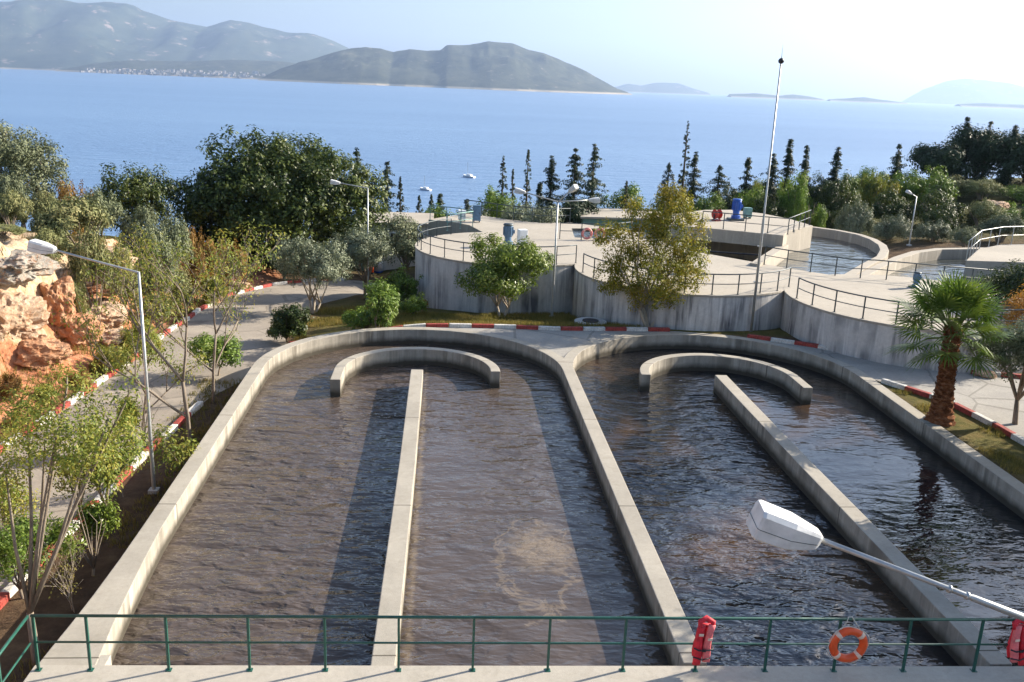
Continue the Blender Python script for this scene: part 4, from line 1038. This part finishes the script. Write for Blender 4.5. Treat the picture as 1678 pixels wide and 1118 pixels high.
branch_tree('dead_shrub', 'leafless twiggy shrub in the shaded strip beside the basin wall', 'shrub', (*un(122, 1000, -1), -1), 1.6, M['grass'], M['barkpale'], 42, lev=3, r=.009, per=3, size=.06, cr=.2, first=.3, stems=4)
branch_tree('dead_shrub', 'thin bare sapling on the dark strip above the short kerb', 'shrub', (*un(203, 815, -1), -1), 1.3, M['grass'], M['barkpale'], 43, lev=2, r=.009, per=3, size=.06, cr=.2, first=.45)

# palm
def palm():
    x, y = un(1540, 692, -.05); zg = gz(x, y); q = at(1562, 540, y)
    t = thing('fan_palm', 'fan palm with a rough reddish trunk beside the right basin wall', 'palm', (x, y, zg))
    rnd = random.Random(9); Ht = q[2]-zg+.05; n = 40; lx = q[0]-x
    V = []; F = []; m = 16
    for i in range(n+1):
        f = i/n; z = f*Ht-.15*(i == 0); r0 = .38-.12*min(1, f*2.2)
        if f < .12: r0 += .10*(1-f/.12)
        r0 *= 1+.06*((i % 2)*2-1)
        for j in range(m):
            a = 2*PI*(j+.5*(i % 2))/m; rr_ = r0*(1+.10*math.sin(j*2.6+i*1.9)+rnd.uniform(-.05, .05)); V.append((lx*f+math.cos(a)*rr_, math.sin(a)*rr_, z))
    for i in range(n):
        for j in range(m): F.append((i*m+j, i*m+(j+1) % m, (i+1)*m+(j+1) % m, (i+1)*m+j))
    tr = MB().add(V, F)
    # old leaf bases
    for i in range(260):
        f = rnd.uniform(.06, 1.0); a = rnd.uniform(0, 2*PI); r0 = .36-.12*min(1, f*2.2); z = f*Ht
        c = Vector((lx*f+math.cos(a)*r0, math.sin(a)*r0, z)); u = Vector((math.cos(a), math.sin(a), 1.5)).normalized(); s = Vector((-math.sin(a), math.cos(a), 0))
        L = rnd.uniform(.08, .16)*(1.4 if f > .8 else 1); tr.add([c-s*.05, c+s*.05, c+u*L+s*.03, c+u*L-s*.03, c-s*.05-u*.02, c+s*.05-u*.02], [(0, 1, 2, 3), (3, 2, 5, 4)])
    k = NT('palm_trunk'); nn_ = k.noise(k.coord((3, 3, 7)), 2.2, 6, .75)
    c_ = k.ramp(nn_, [(.3, (.07, .025, .012)), (.5, (.22, .085, .035)), (.7, (.36, .20, .11))])
    tr.build('trunk', k.done(k.pbr(c_, .95, 0, k.bump(nn_, 1, .05), .1)), t)
    top = Vector((lx, 0, Ht))
    for i in range(48):
        f = i/47; a = i*2.399; elv = R(84-104*f+rnd.uniform(-8, 8))
        d = Vector((math.cos(a)*math.cos(elv), math.sin(a)*math.cos(elv), math.sin(elv)))
        pl = rnd.uniform(.95, 1.3)*(1-.12*f); mb = MB()
        p0 = top+Vector((math.cos(a)*.15, math.sin(a)*.15, rnd.uniform(-.1, .15)-.35*f)); p1 = p0+d*pl*.6+Vector((0, 0, .03)); p2 = p0+d*pl+Vector((0, 0, -.06-.12*f))
        mb.tube([p0, p1, p2], [.022, .016, .012], 5)
        side = d.cross(Vector((0, 0, 1)))
        if side.length < .1: side = Vector((math.sin(a), -math.cos(a), 0))
        side.normalize(); nrm = side.cross(d).normalized(); R0 = rnd.uniform(.85, 1.15)
        tw = rnd.uniform(-.5, .5); nrm, side = nrm*math.cos(tw)+side*math.sin(tw), side*math.cos(tw)-nrm*math.sin(tw)
        nb_ = 30
        for j in range(nb_):
            q_ = R(-118+236*j/(nb_-1)); dr = d*math.cos(q_)+side*math.sin(q_)
            L = R0*(1-.22*abs(q_)/R(118))*rnd.uniform(.92, 1.05)
            wv = dr.cross(nrm).normalized()
            fold = nrm*(.03 if j % 2 else -.03)
            a0 = p2+dr*.03; a1 = p2+dr*L*.55+fold; a2 = p2+dr*L+Vector((0, 0, -.10*L-.13*L*rnd.random()))
            mb.add([a0-wv*.008, a0+wv*.008, a1+wv*.032, a1-wv*.032, a2], [(0, 1, 2, 3), (3, 2, 4)])
        mb.build('frond', M['L_palm'], t)
    mb = MB()
    for i in range(260):     # pale fibres and flower stalks in the heart
        a = rnd.uniform(0, 2*PI); e_ = R(rnd.uniform(5, 85)); d = Vector((math.cos(a)*math.cos(e_), math.sin(a)*math.cos(e_), math.sin(e_))); c = top+Vector((0, 0, rnd.uniform(-.35, .1)))
        s = Vector((-math.sin(a), math.cos(a), 0))*.012; L = rnd.uniform(.25, .75)
        mb.add([c-s, c+s, c+d*L], [(0, 1, 2)])
    mb.build('fibre', M['grass'], t)
palm()

# trees at the right edge
ctree('olive_tree', 'grey-leaved tree hanging into the right edge below the palm', 'tree', (1585, 520, 1740, 705), 27.6, M['L_olive'], M['bark'], 51, k=230, per=60, size=.10, cr=.26, trunk_h=.3, gap=.75, trunk_r=.09)
ctree('tree', 'orange and green autumn tree at the right edge behind the palm crown', 'tree', (1638, 452, 1745, 560), 34.5, M['L_orange'], M['bark'], 52, k=150, per=30, size=.12, cr=.3, trunk_h=.3, trunk_r=.08, gap=.7, spread=1.2)
ctree('tree', 'dark green leafy tree at the right edge above the orange one', 'tree', (1600, 418, 1760, 520), 38, M['L_dark'], M['bark'], 53, k=180, per=55, size=.14, cr=.36, trunk_h=.3, trunk_r=.09)
# trees just outside the frame whose shadows fall across the right basin
for i, (x, y, h, wd) in enumerate([(24.0, 19.5, 8.0, 8), (17.75, 20.6, 6.0, 4.4), (17.6, 16.4, 7.0, 5.0), (25.5, 26.0, 6.2, 5.0)]):
    crown_tree('carob_tree', ['tall dense tree standing off the right edge beside the right basin', 'dense tree in the planting strip just off the right edge', 'dense tree off the right edge near the walkway', 'broad tree off the right edge level with the palm'][i], 'tree', (x, y, gz(x, y)), h, wd, M['L_dark'], M['barkdark'], 60+i, trunk_h=.12, k=260, per=60, size=.24, cr=.6, trunk_r=.2)

# conifers and cypresses towards the sea
def conifer(label, tx, ty, Y, wpx, seed, kind='cedar', yb=None):
    q = at(tx, ty, Y); X = q[0]; zg = gz(X, Y)
    if yb: zg = max(zg, at(tx, yb, Y)[2])
    zg = gz(X, Y); H = max(2.5, q[2]-zg); Wd = wpx*mpp(Y)*(min(2.0, max(1, H/((338-ty)*mpp(Y)))) if kind != 'cypress' else 1.1)*(.82+.4*((seed*37) % 11)/10)
    rnd = random.Random(seed)
    t = thing('cypress' if kind == 'cypress' else 'conifer', label, 'tree', (X, Y, zg), 0, 'dark conifers against the sea')
    MB().tube([(0, 0, -.3), (0, 0, H*.5), (0, 0, H*.97)], [.16, .09, .02], 7).build('trunk', M['barkdark'], t, True)
    cl = []; mb = MB()
    vis = 9.0
    if kind == 'cypress':
        for i in range(130):
            f = rnd.random(); r = Wd*.45*(min(1, (1-f)*2.6)**.7)*(.5+.5*min(1, f*6)); a = rnd.uniform(0, 2*PI)
            cl.append([math.cos(a)*r*rnd.random()**.4, math.sin(a)*r*rnd.random()**.4, H*(.03+.97*f), Wd*.17*(.5+.5*(1-f)), math.cos(a), math.sin(a), 1.2])
        per, size = 26, .17
    else:
        nt_ = int(H*12)
        for i in range(nt_):
            f = rnd.random()**1.15; rmax = Wd*.72*(1-f)**.9+.12
            if rnd.random() < .10: rmax *= 1.3
            a = rnd.uniform(0, 2*PI); L = rmax*rnd.uniform(.45, 1.08)
            for s_ in (.15, .4, .65, .85, 1.0):
                cl.append([math.cos(a)*L*s_, math.sin(a)*L*s_, H*(.03+.95*f)-.22*L*s_*s_+.06*L*s_, (.2+.26*(1-f))*(1.2-.5*s_), math.cos(a)*.5, math.sin(a)*.5, 1])
        for i in range(int(H*4)): f = i/(H*4); cl.append([0, 0, H*f, .2+.5*(1-f), 0, 0, 1])
        per, size = 17, .21
    C, N, S = clumps(cl, per, size, seed, flat_=.45 if kind != 'cypress' else 0)
    link('crown', leaves_mesh('crown', C, N, S, seed, .35), M['L_conifer'], t)
conl = [
 ('feathery conifer poking above the right shoulder of the very large dark tree', 585, 240, 74, 46, 'cedar'),
 ('conifer with open branches right of the very large dark tree', 634, 262, 76, 38, 'cedar'),
 ('slim dark cypress beside the open-branched conifer', 656, 290, 76, 16, 'cypress'),
 ('short stubby cypress tip above the flat-roofed building', 687, 321, 80, 13, 'cypress'),
 ('thin cypress tip right of the stubby one', 707, 318, 84, 11, 'cypress'),
 ('small conifer tip above the left deck', 721, 316, 80, 15, 'cedar'),
 ('faint low conifer left of the green carob', 765, 326, 82, 16, 'cedar'),
 ('slim cypress rising left of the cypress pair', 825, 256, 78, 15, 'cypress'),
 ('shorter cypress between the two slim ones', 841, 277, 80, 11, 'cypress'),
 ('tall slim cypress third from the left of the middle row', 866, 246, 78, 17, 'cypress'),
 ('small low conifer between the slim cypress and the cedars', 885, 298, 80, 18, 'cedar'),
 ('leftmost of the three cedar-like conifers behind the three-headed lamp', 905, 253, 76, 38, 'cedar'),
 ('middle one of the three cedar-like conifers', 944, 240, 76, 42, 'cedar'),
 ('tallest and widest of the three cedar-like conifers', 975, 232, 75, 52, 'cedar'),
 ('short dark conifer left of the yellowing tree top', 1027, 297, 76, 18, 'cypress'),
 ('pointed cypress behind the left part of the yellowing tree top', 1097, 268, 76, 24, 'cypress'),
 ('very tall narrow cypress standing far above its neighbours', 1128, 196, 75, 18, 'cypress'),
 ('conifer just right of the very tall cypress', 1141, 247, 77, 30, 'cedar'),
 ('broad low conifer with drooping branches between two pointed ones', 1180, 270, 78, 62, 'cedar'),
 ('pointed conifer left of the lightning mast', 1227, 256, 78, 34, 'cedar'),
 ('dark conifer touching the lightning mast', 1270, 250, 77, 34, 'cedar'),
 ('tall conifer right of the lightning mast', 1297, 224, 78, 34, 'cedar'),
 ('narrow conifer second right of the lightning mast', 1324, 237, 80, 26, 'cedar'),
 ('tufted conifer standing alone above the green bushes', 1375, 240, 80, 30, 'cedar'),
 ('ragged conifer left of the dark pine clump', 1475, 235, 84, 40, 'cedar'),
 ('tuft-topped conifer rising highest from the dark pine clump', 1587, 188, 88, 40, 'cedar'),
 ('conifer tip in the middle of the dark pine clump', 1625, 198, 86, 44, 'cedar'),
 ('conifer tip at the right edge of the dark pine clump', 1665, 204, 84, 48, 'cedar'),
]
for i, (lb, tx, ty, Y, wp, kd) in enumerate(conl): conifer(lb, tx, ty, Y, wp, 100+i, kd)
ctree('pine_tree', 'dark spreading pine forming the left part of the hilltop clump', 'tree', (1490, 238, 1575, 320), 86, M['L_conifer'], M['barkdark'], 141, k=170, per=45, size=.32, cr=.7, trunk_h=.15, trunk_r=.2)
ctree('pine_tree', 'dark spreading pine in the middle of the hilltop clump', 'tree', (1540, 212, 1640, 320), 88, M['L_conifer'], M['barkdark'], 142, k=220, per=45, size=.32, cr=.8, trunk_h=.1, trunk_r=.2)
ctree('pine_tree', 'dark spreading pine at the right end of the hilltop clump', 'tree', (1600, 225, 1740, 345), 84, M['L_conifer'], M['barkdark'], 143, k=260, per=45, size=.32, cr=.85, trunk_h=.1, trunk_r=.2)
ctree('carob_tree', 'bright green round tree behind the blue-grey motor, before the sea', 'tree', (775, 308, 858, 362), 70, M['L_bushgreen'], M['barkdark'], 144, k=120, per=50, size=.2, cr=.42, trunk_h=.1)
ctree('olive_tree', 'silvery olive behind the left tank deck, left of the three-headed lamp', 'tree', (810, 328, 915, 392), 62, M['L_olive'], M['bark'], 145, k=190, per=60, size=.16, cr=.42, trunk_h=.05)
ctree('shrub', 'pale olive shrub behind the white cabinet', 'shrub', (745, 338, 820, 380), 65, M['L_greyscrub'], M['bark'], 146, k=70, per=50, size=.17, cr=.36, trunk_h=.03)
ctree('shrub', 'dark bush mass behind the channel, left of the yellowing tree', 'shrub', (905, 318, 985, 372), 71, M['L_conifer'], M['barkdark'], 147, k=90, per=45, size=.22, cr=.45, trunk_h=.03)
ctree('shrub', 'light green bush behind the green-walled building', 'shrub', (985, 306, 1060, 345), 78, M['L_bushgreen'], M['bark'], 148, k=80, per=45, size=.22, cr=.45, trunk_h=.03)
ctree('shrub', 'green bush under the cypress tip at the far left deck', 'shrub', (690, 333, 745, 362), 72, M['L_bushgreen'], M['bark'], 149, k=50, per=40, size=.2, cr=.4, trunk_h=.03)

# shrubs: templates shared through copies
def shrub_template(mat, seed, leaf=.06, k=150, per=60, grass=False):
    rs = random.Random(seed)
    lob = [(0, 0, .42, .5, .5, .5)]
    for i in range(6):
        a = 2*PI*i/6+rs.uniform(-.4, .4); lob.append((math.cos(a)*.42, math.sin(a)*.42, rs.uniform(.2, .55), rs.uniform(.28, .4), rs.uniform(.28, .4), rs.uniform(.28, .4)))
    cl = lobe_clumps(lob, k, .13, seed, .7, .2); C, N, S = clumps(cl, per, leaf, seed)
    mc = leaves_mesh('foliage', C, N, S, seed, .42); mc.materials.append(mat)
    mb = MB()
    for i in range(9):
        a = rs.uniform(0, 2*PI); mb.tube([(0, 0, -.2), (math.cos(a)*.15, math.sin(a)*.15, .25), (math.cos(a)*.45, math.sin(a)*.45, .62)], [.035, .02, .006], 5)
    mt = mb.mesh('stem'); mt.materials.append(M['bark']); return mc, mt
T = {'s': [shrub_template(M['L_scrub'], 201), shrub_template(M['L_scrub'], 202)], 'g': [shrub_template(M['L_greyscrub'], 203), shrub_template(M['L_greyscrub'], 204)],
     'b': [shrub_template(M['L_brown'], 205)], 'f': [shrub_template(M['L_bushgreen'], 206), shrub_template(M['L_bushgreen'], 207)], 'o': [shrub_template(M['L_olive'], 208)],
     'd': [shrub_template(M['L_dark'], 209)], 'y': [shrub_template(M['L_sparse'], 210)]}
_rn = random.Random(77)
def shrub(label, bx, Y, kd, group, name='shrub'):
    x0, y0, x1, y1 = bx; cx = (x0+x1)/2
    if Y is None:
        X, Y, zg = hit(cx, y1); zb = zg
    else:
        X = at(cx, y1, Y)[0]; zb = gz(X, Y)
    top = at(cx, y0, Y)[2]; H = max(.3, top-zb); Wd = (x1-x0)*mpp(Y)
    zb2 = zb
    if H > Wd*1.6: zb2 = zb
    t = thing(name, label, 'shrub', (X, Y, zb2-.05), _rn.uniform(0, 6.28), group)
    mc, mt = _rn.choice(T[kd]); t.scale = (Wd/1.55, Wd/1.55*.9, H/.98)
    link('foliage', mc, None, t); link('stem', mt, None, t)
LG, RG = 'shrubs on the rocky bank', 'bushes on the slope beyond the pools'
ctree('wild_olive', 'tall dusty dark wild olive at the top left corner of the bank', 'tree', (-40, 200, 108, 330), 50, M['L_greyscrub'], M['bark'], 161, k=300, per=60, size=.15, cr=.42, trunk_h=.05, trunk_r=.15)
ctree('wild_olive', 'green bushy tree with a rounded top left of the very large dark tree', 'tree', (140, 275, 300, 375), 57, M['L_dark'], M['bark'], 162, k=230, per=60, size=.18, cr=.45, trunk_h=.02, trunk_r=.12)
left = [
 ('grey-green shrub low on the left edge under the wild olive', (-30, 285, 50, 345), 44, 'g'),
 ('brownish shrub right of the wild olive trunk', (95, 285, 165, 345), 50, 'b'),
 ('khaki shrub in the upper row at far left', (-20, 310, 60, 395), 40, 's'),
 ('khaki-green shrub second in the upper row', (45, 310, 120, 380), 42, 's'),
 ('large khaki shrub in the middle of the bank top', (60, 320, 200, 410), 40, 's'),
 ('grey-green shrub behind the large khaki one', (120, 310, 200, 370), 46, 'g'),
 ('round grey-green shrub beside the very large dark tree foot', (195, 335, 275, 420), 46, 'g'),
 ('olive-green shrub right of the round grey-green one', (245, 355, 320, 420), 48, 'g'),
 ('dark green shrub overhanging the bank above the leaning branch', (200, 370, 300, 445), 43.5, 'g'),
 ('brown shrub at the foot of the very large dark tree', (300, 362, 355, 440), 50, 'b'),
 ('russet dry shrub under the dark tree by the road', (335, 385, 405, 445), 52, 'b'),
 ('greenish shrub on the left edge above the grey rock', (-25, 365, 45, 430), 37, 's'),
 ('small khaki shrub over the dark cleft of the rock', (50, 372, 110, 412), 37.5, 's'),
 ('khaki shrub above the pale rock ledge', (110, 372, 190, 420), 38.5, 's'),
 ('yellow-green shrub on the bank edge behind the lamp arm', (170, 385, 225, 425), 40, 's'),
 ('golden weed clump at the kerb foot near the lamp pole', (195, 520, 262, 580), None, 'y'),
 ('yellow weed clump on the bank left of the kerb', (150, 560, 215, 612), None, 'y'),
 ('dry yellow weed clump on the red soil above the kerb', (110, 600, 150, 635), None, 'b'),
 ('green weed clump at the foot of the rounded boulder', (225, 475, 290, 540), None, 's'),
 ('straw-coloured weeds on the red soil at far left', (-10, 610, 40, 655), None, 'b'),
 ('yellow-green weeds on the red soil left of the middle', (55, 625, 95, 660), None, 'y'),
 ('green-gold shrub on the bank right of the lamp arm', (255, 430, 330, 500), None, 's'),
 ('golden brown shrub on the bank above the road bend', (290, 420, 345, 480), None, 'b'),
 ('small green shrub at the red soil face centre', (100, 520, 140, 560), None, 's'),
 ('yellow-green shrub by the small stones at the road bend', (325, 445, 375, 500), None, 'y'),
 ('green shrub at the top of the red face beside the dark cleft', (95, 455, 135, 490), None, 's'),
 ('brown dry bush low on the red bank at far left', (5, 672, 40, 705), None, 'b'),
]
for lb, bx, Y, kd in left: shrub(lb, bx, Y, kd, LG)
right = [
 ('bright green bush left of the mast behind the raised deck', (1195, 300, 1262, 352), 74, 'f'),
 ('yellow-green tall bush right of the mast', (1262, 275, 1330, 360), 72, 'f'),
 ('bright green bush column beside the raised deck corner', (1295, 300, 1350, 385), 66, 'f'),
 ('dark green bush in the second row behind the first pool', (1330, 285, 1410, 365), 72, 'd'),
 ('pale green bush against the sea at the top of the slope', (1340, 275, 1415, 320), 80, 'f'),
 ('golden-green bush in the middle of the slope', (1400, 280, 1475, 345), 76, 'y'),
 ('large yellow-green bush below the ragged conifer', (1450, 268, 1570, 345), 76, 'f'),
 ('silvery bush just behind the first pool wall', (1362, 322, 1428, 385), 64.5, 'o'),
 ('second silvery bush in front of the small street lamp', (1418, 345, 1490, 402), 62.5, 'o'),
 ('third silvery bush right of the small street lamp', (1495, 358, 1562, 405), 61, 'o'),
 ('dark bush behind the second silvery bush', (1410, 310, 1500, 372), 69, 'd'),
 ('dark green wide bush in the middle of the right slope', (1480, 310, 1580, 380), 68, 'd'),
 ('green bush on the right slope above the corner deck', (1560, 325, 1640, 395), 66, 's'),
 ('olive-green bush at the right edge of the slope', (1610, 315, 1710, 400), 68, 'f'),
 ('grassy green mound at the top right under the pines', (1560, 290, 1650, 345), 78, 's'),
 ('light green mound at the far right under the pines', (1630, 300, 1730, 350), 76, 'f'),
 ('dark bush behind the corner deck handrail', (1590, 350, 1680, 410), 61, 'g'),
 ('low green bush left of the bright blue motor', (1130, 312, 1200, 345), 74, 'f'),
 ('dark green bush behind the green-grey cabinet', (1215, 318, 1290, 360), 71, 'd'),
 ('khaki bush behind the second pool wall', (1550, 372, 1610, 412), 58, 'g'),
]
right += [
 ('green bush low behind the raised deck left end', (1060, 310, 1135, 350), 76, 'f'),
 ('dark bush between the broad conifer and the pointed conifer', (1160, 300, 1225, 345), 82, 'd'),
 ('yellow-green crown behind the mast', (1215, 290, 1290, 345), 80, 'y'),
 ('dark bush behind the bright green bush column', (1300, 285, 1375, 350), 80, 'd'),
 ('wide pale green bush on the skyline right of the lone tufted conifer', (1385, 270, 1470, 330), 84, 'f'),
 ('dark bush under the ragged conifer', (1435, 285, 1530, 345), 82, 'd'),
 ('green bush under the left pine of the clump', (1500, 285, 1600, 350), 80, 's'),
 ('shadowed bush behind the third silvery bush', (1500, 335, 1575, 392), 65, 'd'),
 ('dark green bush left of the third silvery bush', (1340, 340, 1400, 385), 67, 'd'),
]
for lb, bx, Y, kd in right: shrub(lb, bx, Y, kd, RG)
t_ = hit(1640, 338)
# boulders
def boulder(label, px, py, w_, h_, mat, seed, Y=None, name='boulder', dep=.8):
    X, Yh, Z = hit(px, py) if Y is None else (at(px, py, Y)[0], Y, at(px, py, Y)[2])
    s = mpp(math.hypot(X, Yh)); rx, rz = w_*s/2, h_*s/2
    import bmesh
    bm = bmesh.new(); bmesh.ops.create_icosphere(bm, subdivisions=5, radius=1)
    P = np.array([v.co[:] for v in bm.verts])
    n = fbm(P[:, 0]*1.1+seed, P[:, 1]*1.1, P[:, 2]*1.1+seed, 5); cellular = np.abs(fbm(P[:, 0]*2.3+seed*2, P[:, 1]*2.3, P[:, 2]*2.3, 4))
    f = 1+.5*n-.55*cellular; P2 = np.abs(P); f = f*(1/np.maximum(.72, np.max(P2, axis=1))*.5+.42)
    for v, q in zip(bm.verts, f): v.co = Vector((v.co.x*rx*q, v.co.y*rx*dep*q, v.co.z*rz*q))
    me = bpy.data.meshes.new(name); bm.to_mesh(me); bm.free()
    o = link(name, me, mat, None, False); o.location = (X, Yh, Z); o.rotation_euler = (0, 0, seed)
    tag(o, label, 'rock', 'rocks of the left bank')
def rock_mat(name, c0, c1, c2):
    k = NT(name); W = k.world(); n = k.noise(W, 1.8, 9, .78, .4); c = k.ramp(n, [(.28, c0), (.48, c1), (.72, c2)])
    c = k.mix(k.ramp(k.noise(W, 4.5, 6, .75, .8), [(.5, 0), (.68, .75)]), c, (.46, .19, .085))
    c = k.mix(k.ramp(k.noise(W, 7, 5, .7), [(.6, 0), (.7, .6)]), c, tuple(x*.35 for x in c0))
    return k.done(k.pbr(c, .95, 0, k.bump(k.noise(W, 6, 8, .8), 1, .12), .1))
RP = rock_mat('pale_limestone', (.26, .15, .09), (.52, .37, .25), (.62, .53, .42))
RO = rock_mat('orange_rock', (.28, .11, .055), (.52, .28, .16), (.58, .42, .28))
RGy = rock_mat('grey_limestone', (.17, .15, .12), (.36, .33, .28), (.50, .47, .41))
boulder('big cream boulder at the left edge of the red bank', 18, 535, 105, 85, RP, 1.1)
boulder('orange boulder right of the big cream one', 92, 500, 70, 85, RO, 2.3)
boulder('pale ledge of limestone below the lamp head', 150, 432, 120, 42, RP, 3.2)
boulder('grey weathered rock at the left edge above the cream boulder', 25, 440, 115, 46, RGy, 4.6)
boulder('rounded pale boulder left of the tall lamp pole', 160, 522, 105, 52, RP, 5.1)
boulder('cream rock between the cleft and the rounded boulder', 215, 462, 70, 36, RP, 6.4)
boulder('orange rock under the pale ledge', 150, 474, 100, 34, RO, 7.7)
boulder('orange-pink rock filling the face below the dark cleft', 125, 545, 90, 60, RO, 12.7)
boulder('tan rock low in the face right of the big cream boulder', 70, 580, 90, 48, RO, 13.3)
boulder('pale pink rock shoulder under the rounded boulder', 185, 560, 80, 40, RP, 14.9)
boulder('cream block on the face between the orange boulder and the ledge', 118, 465, 60, 50, RP, 15.5)
boulder('pale stone at the road bend behind the thin trees', 352, 495, 34, 26, RP, 8.8)
boulder('white stone by the kerb at the road bend', 385, 470, 44, 16, RP, 9.2)
boulder('white flat rock high on the right slope', 1632, 338, 44, 16, RP, 10.1, Y=69)
boulder('pale stone on the right kerb beneath the grey-leaved tree', 1612, 618, 34, 20, RP, 11.5)

# grass and weeds that nobody could count
def weeds(name, label, n, region, zfun, size, mat, seed):
    rs = np.random.RandomState(seed); P = region(rs, n); z = zfun(P[:, 0], P[:, 1])
    tuft = 7; C = np.repeat(np.c_[P, z], tuft, 0); C[:, :2] += rs.normal(size=(len(C), 2))*size*.35; S = size*(.5+rs.rand(len(C)))
    C[:, 2] += S*.28
    a = rs.rand(len(C))*2*PI; N = np.c_[np.cos(a), np.sin(a), rs.rand(len(C))*.5]
    h = rs.normal(size=(len(C), 3))*.25+np.array([0, 0, 1]); h /= np.linalg.norm(h, axis=1, keepdims=True)
    N /= np.linalg.norm(N, axis=1, keepdims=True); B = np.cross(h, N); S = S[:, None]
    V = np.stack([C-h*S*.5-B*S*.07, C-h*S*.5+B*S*.07, C+h*S*.5+N*S*.15, C+h*S*.5+N*S*.15-B*S*.03], 1)
    me = bpy.data.meshes.new(name); fast_mesh(me, V.reshape(-1, 3), np.arange(len(C)*4).reshape(-1, 4))
    o = link(name, me, mat); tag(o, label, 'grass', kind='stuff'); return o
def keep(P, n):
    return P[:n]
def reg_lawn(rs, n):
    P = np.c_[rs.uniform(-6.4, 9, n*4), rs.uniform(39.2, 47.5, n*4)]
    m = (vn(P[:, 0]*.6, P[:, 1]*.6) > -.25) & (np.hypot(P[:, 0]-C1[0], P[:, 1]-C1[1]) > 5.5) & (np.hypot(P[:, 0]-C2[0], P[:, 1]-C2[1]) > 5.6); return P[m][:n]
def reg_bank(rs, n):
    Y = rs.uniform(15, 56, n*4); X = XF(Y)-rs.rand(n*4)**1.1*9; m = vn(X*.7, Y*.7, 3) > -.05; return np.c_[X, Y][m][:n]
def reg_strip(rs, n):
    Y = rs.uniform(13.5, 34, n*3); X = rs.uniform(-9.0, -7.1, n*3); m = vn(X*.8, Y*.5, 9) > .05; return np.c_[X, Y][m][:n]
def reg_palm(rs, n):
    Y = rs.uniform(15, 31, n*3); X = rs.uniform(16.5, 18.2, n*3); m = vn(X, Y, 9) > .0; return np.c_[X, Y][m][:n]
weeds('lawn_grass', 'patchy yellow-green grass between the kerb and the round tanks', 5200, reg_lawn, G, .16, M['grass'], 1)
weeds('bank_weeds', 'dry golden weeds scattered over the red rocky bank', 5000, reg_bank, G, .2, M['grass'], 2)
weeds('strip_weeds', 'sparse weeds on the dark strip beside the left basin wall', 900, reg_strip, G, .14, M['grass'], 3)
weeds('strip_weeds', 'sparse weeds on the soil strip around the palm', 900, reg_palm, G, .13, M['grass'], 4)
